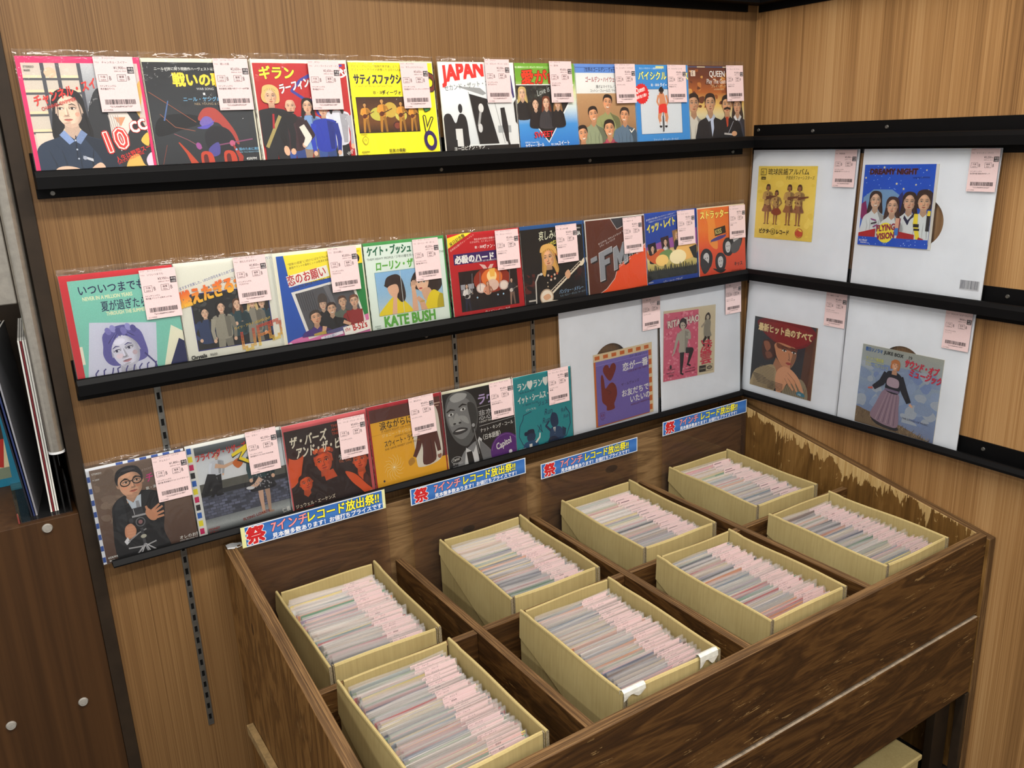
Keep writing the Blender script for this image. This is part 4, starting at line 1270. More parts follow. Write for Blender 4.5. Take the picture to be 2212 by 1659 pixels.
def c_mirror(a):
    a.r(0, 0, 1, 1, (66, 152, 78)); a.clip = (.02, 0, .985, .965); a.r(0, 0, 1, 1, (222, 234, 224)); Gd, Gl = (28, 104, 70), (96, 172, 66)
    a.t('ケイト・ブッシュ', .055, .860, .112, Gd, .045, 0, .62, .12); a.t('THEM HEAVY PEOPLE／少年の瞳を持った男 THE MAN WITH THE CHILD IN HIS EYES', .05, .805, .034, (60, 84, 70), .008, 0, .98); a.t('ローリン・ザ・ボール', .135, .690, .112, Gl, .045, 0, .70, .12)
    a.r(.118, .170, .925, .665, (84, 130, 140)); o = a.clip; a.clip = (.122, .174, .921, .661); a.g(0, .17, 1, .67, [(0, (190, 206, 214)), (.5, (150, 190, 216)), (1, (140, 186, 222))])
    H, Sx, Yl = (52, 38, 34), (222, 180, 150), (226, 206, 40)
    a.b([(.12, .15), (.22, .30), (.34, .38), (.45, .30), (.52, .15)], Yl); a.b([(.22, .52), (.26, .60), (.38, .62), (.44, .54), (.46, .36), (.40, .30), (.30, .44), (.22, .50)], H); a.b([(.25, .48), (.36, .51), (.38, .42), (.30, .37)], Sx); a.l([(.30, .14), (.33, .36), (.36, .47)], [.06, .045, .04], Sx)
    a.r(.418, .17, .424, .67, (206, 214, 212)); a.b([(.53, .46), (.58, .60), (.70, .655), (.84, .62), (.92, .50), (.90, .40), (.76, .32), (.64, .40)], H); a.b([(.60, .54), (.70, .58), (.76, .52), (.73, .42), (.66, .385), (.61, .44)], (230, 190, 160)); a.b([(.57, .58), (.70, .62), (.78, .56), (.70, .54), (.60, .55)], H)
    for x in (.635, .70):
        a.e(x, .495, .020, .010, (240, 236, 228), -5, 8); a.e(x, .495, .009, .009, (40, 40, 44), 0, 8); a.l([(x - .03, .518), (x + .025, .522)], .010, H)
    a.e(.650, .425, .022, .009, (176, 66, 66)); a.b([(.66, .40), (.76, .42), (.80, .30), (.70, .28)], (214, 172, 142)); a.b([(.70, .15), (.72, .30), (.80, .39), (.88, .35), (.98, .28), (1, .15)], Yl); a.b([(.84, .15), (.88, .34), (.98, .26), (1, .15)], sh(Yl, .82)); a.l([(.56, .14), (.565, .34), (.56, .47)], [.075, .055, .045], (222, 178, 146)); a.l([(.68, .14), (.65, .27), (.60, .33)], [.08, .06, .04], (216, 172, 140))
    for i in range(4):
        a.l([(.54 + i * .015, .45), (.545 + i * .018, .535 - .012 * abs(i - 1.5))], .013, (226, 186, 156))
    a.e(.655, .275, .034, .010, (196, 166, 90)); a.clip = o; a.t('KATE BUSH', .165, .045, .165, Gl, .05, 0, .78); a.t('¥600', .07, .03, .026, (140, 160, 144)); a.t('45RPM', .05, .055, .026, (140, 160, 144))


def c_heart(a):
    a.r(0, 0, 1, 1, (190, 26, 36)); a.p([(.0, .96), (.0, .84), (.33, 1.0), (.20, 1.0)], (246, 224, 50)); a.t('来日記念盤', .035, .860, .052, (30, 28, 24), .02, 26, .9); a.t('日本初公演!!ヴァン・ヘイレン', .03, .80, .028, (240, 200, 190), .006, 26); a.t('現在全米を熱狂と興奮の渦に巻き込んでいる若きハード・ロック', .36, .905, .026, (240, 206, 200), .006); a.t('だきながら、たくましくハートを刻む期待の第二弾シングル!', .30, .875, .026, (240, 206, 200), .006)
    a.t('歌・演奏', .36, .808, .034, INKW); a.t('ヴァン・ヘイレン', .48, .800, .054, INKW, .018, 0, .82); a.r(.06, .640, .84, .765, (52, 26, 96)); a.t('必殺のハード・ラヴ', .075, .660, .100, INKW, .06, 0, .92); a.t('SOMEBODY GET ME A DOCTOR', .32, .645, .024, INKW)
    a.p([(.40, .62), (.48, .60), (.51, .55), (.55, .60), (.60, .60), (.55, .52), (.50, .50), (.46, .55)], (226, 190, 180)); a.r(.105, .075, .925, .555, (70, 20, 22)); o = a.clip; a.clip = (.11, .08, .92, .55); a.r(0, 0, 1, 1, (30, 16, 18)); a.e(.56, .42, .26, .16, (150, 46, 24)); a.e(.56, .44, .15, .11, (226, 120, 50)); a.e(.56, .46, .07, .07, (250, 226, 160)); a.p([(.52, .60), (.62, .60), (.60, .45), (.54, .45)], (238, 190, 90))
    for x in (.40, .72):
        a.e(x, .33, .07, .06, (212, 186, 176)); a.e(x, .33, .055, .046, (240, 226, 214))
    a.e(.56, .35, .09, .07, (226, 196, 180)); a.r(.12, .34, .30, .40, (170, 170, 176)); a.r(.12, .27, .28, .335, (96, 92, 96))
    for x in (.27, .38, .66, .80):
        a.l([(x, .30), (x + .02, .52)], .007, (130, 130, 136))
    a.r(.10, .05, .95, .20, (22, 20, 26)); a.fig(.20, .07, .33, (226, 222, 216), (34, 36, 60), SK, (60, 40, 30), 'guitar', 'long', gtr=(30, 26, 26)); a.fig(.49, .09, .31, (212, 150, 120), (24, 22, 22), SK, (150, 90, 50), 'hip', 'long'); a.fig(.83, .07, .33, (60, 56, 60), (150, 120, 104), SK, (60, 40, 32), 'guitar', 'long', gtr=(220, 210, 200)); a.clip = o
    for x in (.33, .62, .70):
        a.e(x, .225, .012, .012, (170, 206, 230), 0, 8)
    a.t('ウィメン・イン・ラヴ', .42, .025, .036, INKW, .01); a.t('45RPM', .03, .02, .03, (40, 16, 16), .01)


def c_banjo(a):
    a.r(0, 0, 1, 1, (30, 82, 140)); a.clip = (.0, 0, .985, .955); a.g(0, 0, 1, 1, [(0, (30, 30, 34)), (.5, (24, 24, 26)), (1, (18, 18, 18))])
    brush_block(a, 0, .16, .20, .40, [(96, 40, 36), (60, 26, 26), (30, 24, 26)], 26, 11, .03, .07); brush_block(a, .82, .25, 1, .45, [(60, 26, 26), (40, 24, 28)], 12, 12, .03, .06)
    a.t('哀しみの', .295, .810, .125, (236, 236, 206), .006, 3, .64, .25); a.t('mountains', .35, .695, .095, (240, 228, 100), .008, 14, .82); a.t('of mourne', .45, .650, .085, (240, 228, 100), .008, 14, .78); a.t('DON', .53, .60, .06, (196, 50, 40), .02)
    a.t('UA', .88, .82, .075, INKW, .035, 0, .7); a.t('STEREO', .88, .945 - .04, .022, INKW)
    a.b([(.22, -.05), (.22, .34), (.34, .44), (.55, .46), (.74, .36), (.78, .10), (.76, -.05)], (20, 20, 22)); a.bust(.43, .575, .225, (228, 180, 138), (214, 166, 88), (22, 22, 24), 'long', -.5, 6, body=False); a.b([(.30, .66), (.34, .74), (.48, .75), (.56, .66), (.58, .52), (.54, .62), (.44, .70), (.34, .66)], (226, 182, 104))
    for x, y in ((.40, .36), (.45, .34), (.50, .36), (.54, .37), (.44, .30), (.50, .31)):
        a.e(x, y, .016, .016, (206, 96, 60) if (x + y) * 50 % 2 > 1 else (226, 200, 180), 0, 7)
    for v in (.27, .22, .17):
        a.e(.385, v, .010, .010, (220, 200, 170), 0, 7)
    a.l([(.42, .13), (.93, .475)], [.055, .045], (236, 226, 204)); a.l([(.43, .145), (.91, .47)], .020, (60, 44, 40))
    for i in range(12):
        x = .50 + i * .034
        a.l([(x - .012, .205 + (x - .50) * .675), (x + .018, .165 + (x - .50) * .675)], .005, (220, 206, 180))
    a.b([(.90, .44), (.97, .52), (1.0, .50), (.95, .43)], (236, 222, 196)); a.e(.355, .09, .105, .105, (190, 166, 140)); a.e(.355, .09, .090, .090, (240, 230, 212)); a.b([(.30, .10), (.38, .13), (.42, .08), (.34, .05)], (222, 176, 140)); a.b([(.66, .35), (.72, .40), (.75, .33), (.70, .28)], (222, 176, 140)); a.l([(.19, -.02), (.205, .30), (.25, .38), (.29, .385)], .018, (220, 216, 206)); a.e(.295, .387, .022, .016, (226, 222, 214)); a.r(.08, .06, .20, .08, (206, 200, 190)); a.b([(.30, .02), (.42, .04), (.60, .01), (.44, -.03)], (236, 226, 206))
    a.t('バンジョー・メドレー', .55, .105, .060, (150, 190, 226), .012, 3, .66, .15); a.t('ヒル・ビリー・ダンス／オールド・ジョー・クラーク', .56, .065, .030, (150, 180, 200), .004, 3, .9)


def c_blocks(a):
    a.r(0, 0, 1, 1, (216, 210, 200)); a.clip = (.012, 0, .995, .985); a.r(0, 0, 1, 1, (94, 46, 30)); O = (234, 88, 34); K = (34, 32, 34)
    arc = [(.45 - .04 + .36 * cos(q), -.10 + .62 * sin(q)) for q in [i * pi / 24 for i in range(0, 13)]]
    a.p([(.12, .0), (.30, .08), (.44, .20), (.50, .35), (1, .62), (1, 0)], O); a.l([(.10, -.01), (.30, .08), (.44, .20), (.50, .34)], .008, (220, 214, 206)); a.p([(.50, .36), (.56, .55), (1, .80), (1, .62)], (60, 52, 52)); a.l([(.50, .355), (1, .615)], .008, (220, 214, 206))
    a.p([(.42, .985), (.52, .84), (.62, .87), (1, .985)], (56, 56, 60)); a.l([(.42, .985), (.52, .84), (.70, .90)], .007, (206, 200, 196))
    def blk(pts, d=.020):
        a.p([(x + d, y - d * .9) for x, y in pts], K); a.p([(x + d * .5, y - d * .45) for x, y in pts], K); a.p(pts, (226, 226, 224)); cx = sum(p[0] for p in pts) / len(pts); cy = sum(p[1] for p in pts) / len(pts); a.p([(cx + (x - cx) * .95, cy + (y - cy) * .97) for x, y in pts], (148, 152, 158))
    blk([(.06, .50), (.16, .53), (.16, .47), (.06, .44)]); blk([(.195, .56), (.42, .63), (.42, .555), (.285, .515), (.285, .46), (.37, .485), (.37, .415), (.285, .39), (.285, .20), (.195, .18)]); blk([(.435, .60), (.505, .63), (.545, .52), (.60, .66), (.68, .70), (.68, .40), (.61, .37), (.61, .52), (.565, .40), (.53, .39), (.50, .49), (.50, .32), (.435, .30)]); blk([(.71, .54), (.83, .58), (.83, .52), (.71, .48)])
    a.t('オリジナル・サウンドトラック「FM」より', .20, .66, .030, INKW, .006, 17); a.t('シティ・ミュージック', .22, .63, .028, INKW, .006, 17); a.t('のテーマ', .83, .470, .072, INKW, .012, 25, .7); a.t('スティーリー・ダン', .54, .365, .034, INKW, .010, 26); a.t('FM (NO STATIC AT ALL)', .52, .33, .022, INKW, .006, 26); a.t('ABC RECORDS', .78, .02, .030, (90, 30, 16), .01, 2)


def c_late(a):
    B = (34, 72, 164)
    a.r(0, 0, 1, 1, B); a.t('全世界が待ち望んでいたクイーンのニュー・シングル', .05, .895, .028, INKW, .004, 7); a.t('「伝説のチャンピオン」に続くビッグ・ヒット', .08, .865, .026, INKW, .004, 7)
    a.t('イッツ・レイト', .055, .735, .125, (250, 236, 60), .04, 9, .62, .1); a.p([(.0, .54), (.05, .545), (1, .74), (1, .40), (0, .36)], (160, 92, 164)); a.g(.03, .09, .97, .50, [(0, (70, 74, 60)), (.45, (206, 190, 110)), (.8, (246, 232, 170)), (1, (206, 170, 110))])
    for x, v, c in ((.14, .49, (40, 26, 30)), (.38, .56, (64, 40, 44)), (.60, .64, (150, 110, 70))):
        a.r(x - .075, v - .11, x + .075, v + .10, c, 8); a.bust(x, v + .02, .085, SK, (34, 24, 22) if x < .5 else (200, 160, 90), (40, 34, 40) if x != .38 else (226, 222, 222), 'long', wide=.6)
    a.b([(.03, .50), (.10, .42), (.30, .50), (.40, .40), (.20, .30), (.03, .40)], (214, 104, 50)); a.b([(.45, .50), (.52, .40), (.62, .52), (.80, .56), (.97, .50), (.95, .35), (.70, .30), (.50, .34)], (244, 196, 110)); a.b([(.25, .42), (.40, .48), (.50, .44), (.40, .32)], (120, 150, 90)); a.e(.60, .36, .16, .10, (252, 240, 196)); a.e(.30, .34, .12, .08, (248, 214, 130)); a.p([(.82, .47), (.97, .50), (.97, .30), (.90, .32)], (40, 40, 34))
    a.r(.03, .09, .97, .20, (46, 50, 46)); R = random.Random(4)
    for i in range(26):
        x = .05 + i * .036; h_ = R.uniform(.02, .09)
        a.k -= .7 if i else 0
        a.l([(x, .18), (x + R.uniform(-.015, .015), .20 + h_)], [.022, .010], (46, 50, 44)); a.e(x, .20, .018, .020, (42, 46, 42), 0, 7)
    a.p([(0, .20), (.12, .09), (0, .05)], (20, 22, 26)); a.t('45RPM', .03, .045, .030, INKW, .01); a.t('シアー・ハート・アタック', .30, .025, .036, INKW, .008, 2, .85)


def c_strut(a):
    a.g(0, 0, 1, 1, [(0, (214, 74, 40)), (.4, (226, 88, 44)), (.7, (230, 130, 56)), (1, (224, 112, 50))]); a.r(0, .985, 1, 1, (226, 214, 180)); a.b([(.06, .95), (.20, .80), (.22, .50), (.40, .40), (.36, .75), (.30, .95)], (234, 152, 66))
    a.t('ストラッター', .045, .845, .125, (252, 238, 120), .035, 0, .78, 0, (160, 70, 30)); a.r(.34, .595, .58, .70, (40, 36, 38), 8); a.t('KISS', .36, .600, .095, (206, 196, 120), .03, 8, .76); a.e(.42, .545, .17, .026, (66, 72, 150), 10); a.l([(.25, .50), (.42, .54), (.60, .60)], .008, (120, 60, 90))
    def head(x, y, s_):
        a.b([(x - s_, y + .5 * s_), (x - .4 * s_, y + 1.2 * s_), (x + .5 * s_, y + 1.1 * s_), (x + 1.1 * s_, y + .3 * s_), (x + .8 * s_, y - .9 * s_), (x, y - 1.2 * s_), (x - .9 * s_, y - .7 * s_)], (44, 42, 44)); a.b([(x - .45 * s_, y + .5 * s_), (x + .1 * s_, y + .75 * s_), (x + .5 * s_, y + .3 * s_), (x + .3 * s_, y - .6 * s_), (x - .2 * s_, y - .7 * s_), (x - .5 * s_, y - .2 * s_)], (206, 204, 202))
        for e_ in (-.2, .2):
            a.e(x + e_ * s_, y + .12 * s_, .10 * s_, .06 * s_, (40, 38, 40), 0, 8)
        a.e(x, y - .42 * s_, .14 * s_, .05 * s_, (60, 56, 58), 0, 8)
    for x, y, s_ in ((.15, .27, .12), (.45, .20, .11), (.62, .40, .11), (.80, .52, .13)):
        head(x, y, s_)
    a.b([(.02, .20), (.06, .30), (.22, .16), (.10, .06)], (56, 54, 56)); a.b([(.28, .12), (.40, .10), (.56, .08), (.44, .04)], (32, 30, 32)); a.b([(.68, .42), (.90, .50), (.86, .34), (.72, .30)], (90, 88, 88)); a.t('キッス', .74, .115, .068, (44, 24, 22), .03, 0, .88); a.t('STRUTTER ¥500', .68, .035, .030, (110, 40, 24), .01)


def c_camera(a):
    a.r(0, 0, 1, 1, (226, 230, 236))
    for i in range(8):
        a.r(0, .12 * i + .02, .03, .12 * i + .075, (50, 84, 160)); a.r(.12 * i + .30, .975, .12 * i + .37, 1, (60, 90, 164))
    a.clip = (.032, .0, 1, .975); a.g(0, 0, 1, 1, [(0, (86, 60, 48)), (.5, (112, 88, 72)), (1, (126, 106, 92))]); brush_block(a, .05, .4, .35, .95, [(128, 108, 92), (118, 98, 82), (136, 116, 98)], 40, 21, .04, .10)
    K = (24, 24, 27)
    a.b([(.18, -.05), (.17, .45), (.22, .60), (.36, .66), (.56, .66), (.70, .58), (.70, .40), (.66, .20), (.68, -.05)], K); a.b([(.20, .30), (.21, .55), (.30, .62), (.30, .35)], (38, 40, 44)); a.bust(.405, .765, .30, (226, 176, 142), (34, 32, 36), K, 'short', .35, 4, glasses=True, body=False); a.b([(.33, .90), (.37, .915), (.44, .92), (.48, .905), (.42, .895)], (70, 66, 70))
    a.p([(.335, .62), (.40, .56), (.45, .62), (.49, .63), (.46, .42), (.40, .42)], (200, 212, 222)); a.p([(.425, .57), (.455, .57), (.47, .43), (.42, .43)], (150, 152, 156))
    G = (58, 58, 62)
    a.r(.37, .30, .50, .42, (30, 30, 33)); a.r(.36, .405, .51, .425, (170, 170, 172)); a.p([(.385, .425), (.485, .425), (.475, .50), (.375, .50)], (52, 52, 56)); a.l([(.39, .43), (.385, .495)], .006, (190, 190, 192)); a.e(.435, .345, .050, .050, (110, 110, 114)); a.e(.435, .345, .040, .040, (36, 34, 36)); a.e(.435, .345, .022, .022, (150, 110, 112)); a.e(.345, .375, .022, .03, G)
    a.b([(.50, .42), (.53, .47), (.58, .42), (.62, .40), (.60, .33), (.54, .34)], (206, 148, 112))
    for P_ in (([(.57, .43), (.655, .485)]), ([(.585, .41), (.685, .455)]), ([(.59, .38), (.69, .40)]), ([(.58, .35), (.685, .355)]), ([(.53, .44), (.515, .495)])):
        a.l(P_, [.030, .020], (212, 152, 116))
    a.b([(.26, .26), (.28, .33), (.34, .35), (.38, .28), (.35, .21), (.28, .20)], (210, 152, 118))
    for v in (.315, .285, .255, .225):
        a.l([(.285, v), (.365, v - .005)], .022, (216, 160, 126))
    a.p([(.24, .18), (.28, .22), (.30, .17), (.26, .14)], (226, 228, 232)); a.l([(.28, .17), (.40, .235), (.48, .26)], .014, (150, 150, 152)); a.l([(.435, .28), (.44, .10)], .030, (66, 66, 70)); a.e(.44, .19, .03, .02, (190, 188, 170)); a.l([(.27, .10), (.44, .085), (.56, .11)], .014, (176, 176, 178))
    for x in (.30, .36, .47, .50, .60):
        a.l([(.44, .11), (x, -.03)], .012, (160, 160, 164)); a.l([(.446, .11), (x + .012, -.03)], .005, (230, 230, 230))
    a.t('STEREO', .05, .925, .026, INKW, .008); a.t('P-285F', .05, .865, .022, INKW, .004); a.t('(I DON\'T WANT TO GO TO)', .54, .86, .028, (190, 170, 160), .004, 4); a.t('チェルシー', .56, .74, .10, (214, 60, 140), .02, 6, .8, .2); a.t('歌・演奏', .55, .66, .034, INKW, .006, 4); a.t('オレのお前', .80, .055, .042, INKW, .014); a.t("(YOU BELONG TO ME)", .80, .030, .022, INKW, .0); a.t('45RPM', .05, .045, .032, INKW, .012); a.t('¥600', .06, .015, .026, INKW)


def c_bricks(a):
    a.r(0, 0, 1, 1, (230, 232, 226)); C_ = [(240, 226, 50), (40, 100, 190), (26, 24, 26), (206, 28, 96)]
    for i in range(11):
        a.r(.014, .03 + i * .088, .058, .03 + i * .088 + .062, C_[(i + 3) % 4])
    a.clip = (.085, .0, 1, .965); a.r(0, 0, 1, 1, (206, 212, 216))
    for i in range(10):
        a.r(0, .88 + i * .01, 1, .89 + i * .01, sh((96, 104, 108), 0.7 + i * .05))
    a.g(0, .50, 1, .88, [(0, (226, 230, 232)), (.8, (216, 222, 226)), (1, (150, 156, 160))]); a.g(0, 0, 1, .18, [(0, (20, 22, 22)), (.15, (90, 94, 94)), (.5, (170, 176, 176)), (1, (120, 126, 128))])
    a.r(0, .45, 1, .56, (92, 92, 84)); a.r(0, .40, 1, .47, (34, 34, 36)); a.r(0, .17, 1, .42, (70, 74, 88)); R = random.Random(3)
    for j in range(8):
        for i in range(16):
            x = .06 + i * .064 + (j % 2) * .03; v = .175 + j * .030
            a.k -= .7 if (i or j) else 0
            k_ = R.uniform(.7, 1.35); a.r(x, v, x + .056, v + .024, (84 * k_, 88 * k_, 106 * k_))
    a.fig(.245, .40, .47, (206, 212, 220), (24, 24, 28), SK, (40, 32, 28), 'down', 'short', lean=.12); a.l([(.27, .73), (.36, .70), (.46, .725)], [.05, .035, .03], (214, 176, 146)); a.b([(.45, .72), (.52, .76), (.56, .70), (.50, .65)], (206, 110, 40)); a.p([(.18, .66), (.26, .64), (.30, .40), (.24, .40), (.22, .52), (.13, .42), (.09, .46)], (22, 22, 26)); a.p([(.56, .72), (.64, .70), (.63, .67)], (226, 230, 232))
    a.fig(.735, .075, .86, (44, 70, 74), (214, 176, 150), SK, (50, 38, 30), 'down', 'long', skirt=(28, 28, 34)); a.l([(.72, .48), (.66, .42), (.60, .405)], [.06, .05, .03], (220, 184, 158)); a.e(.595, .40, .045, .018, (220, 222, 224), -10); a.l([(.83, .60), (.93, .55)], [.04, .03], (216, 178, 148))
    for i in range(40):
        a.k -= .7 if i else 0
        a.e(R.uniform(.63, .84), R.uniform(.37, .58), .006, .010, (150, 150, 156), R.uniform(0, 90), 6)
    a.t('フライング・リザーズ', .085, .815, .084, (200, 50, 44), .04, 4, .64, 0); a.p([(.45, .80), (.62, .885), (.66, .865), (.55, .755), (.64, .69), (.69, .735), (.72, .70), (.66, .64), (.50, .735), (.56, .82), (.46, .77)], (30, 28, 24)); a.p([(.45, .815), (.62, .895), (.66, .875), (.55, .765), (.64, .705), (.68, .745), (.71, .715), (.655, .655), (.52, .745), (.57, .825), (.46, .785)], (246, 224, 40)); a.t('FLYING LIZARDS', .47, .055, .042, (150, 44, 36), .02, 6, .95); a.t('MONEY', .10, .045, .034, (160, 50, 40), .015); a.t('マネー', .10, .010, .034, (160, 50, 40), .015); a.t('仁義', .90, .03, .06, INKW, .01, 8, .8)


def c_birds(a):
    a.r(0, 0, 1, 1, (206, 92, 96)); a.clip = (.015, 0, .965, .935); a.g(0, 0, 1, 1, [(0, (40, 20, 16)), (.5, (52, 26, 20)), (1, (44, 24, 18))]); O, D = (224, 92, 38), (56, 26, 20)
    a.b([(.0, .30), (.03, .62), (.10, .72), (.20, .66), (.17, .50), (.12, .36)], O); a.b([(.02, .66), (.10, .78), (.22, .68), (.18, .62), (.10, .60)], D); a.bust(.19, .305, .19, O, D, (40, 20, 18), 'short', .3, 10, feat=D); a.bust(.86, .42, .23, O, (50, 24, 18), (84, 36, 26), 'short', -.4, 4, feat=D); a.p([(.82, .28), (.88, .28), (.86, .14), (.80, .10)], O)
    a.b([(.26, -.05), (.28, .14), (.42, .30), (.62, .34), (.80, .26), (.90, .12), (1.0, 0), (1, -.05)], (44, 22, 20)); a.b([(.66, .33), (.78, .27), (.90, .12), (1.0, .0), (.92, -.03), (.82, .08), (.72, .20)], O); a.bust(.425, .505, .255, O, (206, 76, 32), (44, 22, 20), 'short', -.3, 6, body=False, feat=D); a.b([(.30, .58), (.32, .68), (.44, .70), (.55, .66), (.56, .56), (.46, .62)], D); a.p([(.40, .38), (.52, .40), (.56, .30), (.42, .28)], (206, 82, 34))
    for i in range(9):
        a.e(.33 + i * .025, .635 + .014 * sin(i * 2.2), .020, .026, ((214, 86, 36), (236, 120, 60), (170, 62, 28))[i % 3], 15)
    a.t('ザ・バーズ', .055, .745, .140, (240, 232, 210), .03, 2, .62, .28); a.t('アンド・ザ・ビーズ', .11, .615, .140, (240, 232, 210), .03, 2, .54, .28)
    for i, q in enumerate(('THE BIRDS', 'AND', 'THE BEES')):
        a.t(q, .56, .875 - i * .045, .044, (190, 74, 40), .02)
    a.t('ティック・タック', .60, .485, .070, INKW, .016, 2, .8); a.t('TIC TAC TOE', .60, .445, .040, (214, 110, 60), .01); a.t('ジュウェル・エーケンズ', .03, .045, .050, (240, 226, 200), .014, 2, .86); a.t('JEWEL AKENS', .03, .012, .034, (196, 70, 40), .014, 2); a.e(.945, .03, .016, .016, (196, 140, 120))


def c_suit(a):
    a.r(0, 0, 1, 1, (168, 30, 44)); a.clip = (.055, 0, .985, .955); Y, Br, W = (238, 182, 38), (96, 50, 42), (230, 226, 212)
    a.r(0, 0, 1, .80, Y); a.r(0, .80, 1, 1, Br); a.r(.93, .20, 1, .955, Br); a.b([(.64, .13), (.59, .22), (.59, .72), (.66, .86), (.84, .88), (.93, .80), (.95, .50), (.95, .24), (.86, .15)], W)
    a.l([(.69, .56), (.63, .38), (.57, .275)], [.085, .065, .05], Br); a.l([(.86, .56), (.895, .38), (.907, .28)], [.08, .06, .05], Br); a.b([(.67, .60), (.77, .66), (.87, .60), (.855, .40), (.85, .18), (.68, .155), (.69, .36)], Br); a.l([(.80, .45), (.81, .20)], .006, (64, 32, 28)); a.b([(.48, .24), (.54, .28), (.57, .22), (.50, .18)], (190, 142, 50)); a.e(.905, .22, .028, .036, (150, 104, 86)); a.e(.895, .25, .026, .014, W)
    for i in range(14):
        q = i * 2 * pi / 14
        a.k -= .7 if i else 0
        a.l([(.29 + .02 * cos(q), .215 + .02 * sin(q)), (.29 + .09 * cos(q + .25), .215 + .10 * sin(q + .25)), (.29 + .13 * cos(q + .7), .215 + .16 * sin(q + .7))], [.006, .005, .003], (250, 226, 150))
    a.e(.29, .215, .014, .014, (252, 240, 200)); a.t('涙ながらに', .165, .700, .105, (60, 40, 24), .012, 2, .82); a.t('IT KEEPS RIGHT ON A-HURTIN\'', .18, .660, .034, (150, 104, 26), .008, 2); a.l([(.06, .645), (.62, .665)], .004, (206, 150, 40)); a.t('ジョニー・ティロットソン', .18, .605, .046, (250, 232, 170), .01, 2, .92); a.t('JOHNNY TILLOTSON', .34, .575, .030, (150, 104, 26), .008, 2); a.t('スウィート・ラヴ', .20, .485, .086, (60, 40, 24), .010, 3, .58); a.t('SHE GAVE SWEET LOVE TO ME', .20, .440, .034, (150, 104, 26), .01, 3); a.e(.145, .075, .012, .014, (44, 40, 60)); a.r(.88, .87, .98, .885, (200, 170, 150)); a.r(.88, .84, .96, .85, (200, 170, 150))


def c_singer(a):
    a.r(0, 0, 1, 1, (226, 224, 200)); a.clip = (.0, 0, 1, .97); a.r(0, 0, 1, 1, (26, 26, 28)); F, Dk = (150, 152, 150), (70, 72, 72)
    a.b([(.02, .72), (.06, .90), (.18, .97), (.36, .94), (.46, .80), (.47, .58), (.40, .38), (.28, .26), (.14, .34), (.05, .52)], (96, 98, 98)); a.b([(.03, .70), (.08, .86), (.20, .90), (.36, .84), (.40, .66), (.34, .44), (.22, .36), (.10, .46)], (132, 134, 134)); a.b([(.10, .90), (.20, .95), (.34, .92), (.30, .86), (.16, .84)], (176, 178, 176)); a.b([(.34, .80), (.44, .76), (.46, .58), (.38, .40), (.36, .58)], (56, 58, 58)); a.b([(.20, .66), (.30, .64), (.34, .54), (.26, .58)], (164, 166, 164)); a.b([(.06, .66), (.12, .66), (.12, .56), (.08, .56)], (158, 160, 158))
    for x, y in ((.095, .700), (.27, .735)):
        a.e(x, y, .040, .020, (220, 222, 220), 8, 10); a.e(x + .004, y, .016, .017, (18, 18, 18), 0, 8); a.l([(x - .055, y + .035), (x, y + .062), (x + .06, y + .045)], [.016, .022, .010], (26, 26, 26))
    a.b([(.155, .69), (.19, .69), (.225, .585), (.19, .555), (.13, .57), (.12, .60)], (164, 166, 164)); a.e(.135, .575, .02, .012, (44, 46, 46)); a.e(.21, .575, .02, .012, (44, 46, 46)); a.b([(.10, .475), (.19, .515), (.30, .49), (.30, .455), (.20, .43), (.12, .44)], (54, 54, 56)); a.b([(.13, .476), (.20, .488), (.28, .476), (.20, .468)], (230, 230, 228))
    a.b([(.14, -.05), (.20, .16), (.30, .24), (.44, .30), (.56, .20), (.66, .06), (.70, -.05)], (140, 142, 144)); a.p([(.22, .02), (.26, .24), (.36, .16), (.46, .34), (.50, .30), (.40, -.05), (.2, -.05)], (220, 222, 222)); a.p([(.26, .18), (.34, .18), (.37, -.05), (.28, -.05)], (20, 20, 22)); a.p([(.46, .30), (.62, .12), (.70, -.05), (.46, -.05)], (120, 122, 124)); a.l([(.395, .49), (.42, .30), (.47, -.03)], [.02, .03, .06], (22, 22, 24)); a.e(.395, .505, .022, .024, (176, 178, 178)); a.l([(.40, .46), (.44, .12)], .006, (190, 192, 192))
    a.t('ラヴ', .475, .755, .150, (196, 176, 222), .035, 0, .86, .15); a.l([(.48, .715), (.99, .725)], .006, (170, 170, 170)); a.t('悲恋の', .480, .555, .140, (206, 206, 206), .0, 0, .74); a.t("I DON'T WANT TO BE HURT ANYMORE", .485, .510, .036, INKW, .012, 0, .9); a.l([(.48, .470), (.99, .490)], .006, (200, 200, 200)); a.t('ナット・キング・コール', .485, .390, .058, INKW, .014, 2, .78); a.t('〈日本語盤〉', .485, .285, .078, INKW, .012, 2, .70)
    a.e(.835, .085, .225, .225, (94, 34, 128), 0, 40); a.l([(.835 + .205 * cos(q / 10), .085 + .205 * sin(q / 10)) for q in range(0, 31)], .006, (150, 100, 176)); a.t('Capitol', .70, .105, .120, INKW, .02, 14, .68, .2); a.e(.905, .045, .026, .026, (236, 232, 240)); a.e(.11, .115, .075, .045, (180, 182, 182)); a.e(.11, .115, .068, .038, (40, 40, 42)); a.t('Capitol', .055, .105, .046, INKW, .01, 4, .7, .2); a.t('45 STEREO', .05, .055, .03, (200, 200, 200), .008); a.t('CAPITOL RECORDS', .05, .025, .02, (190, 190, 190))


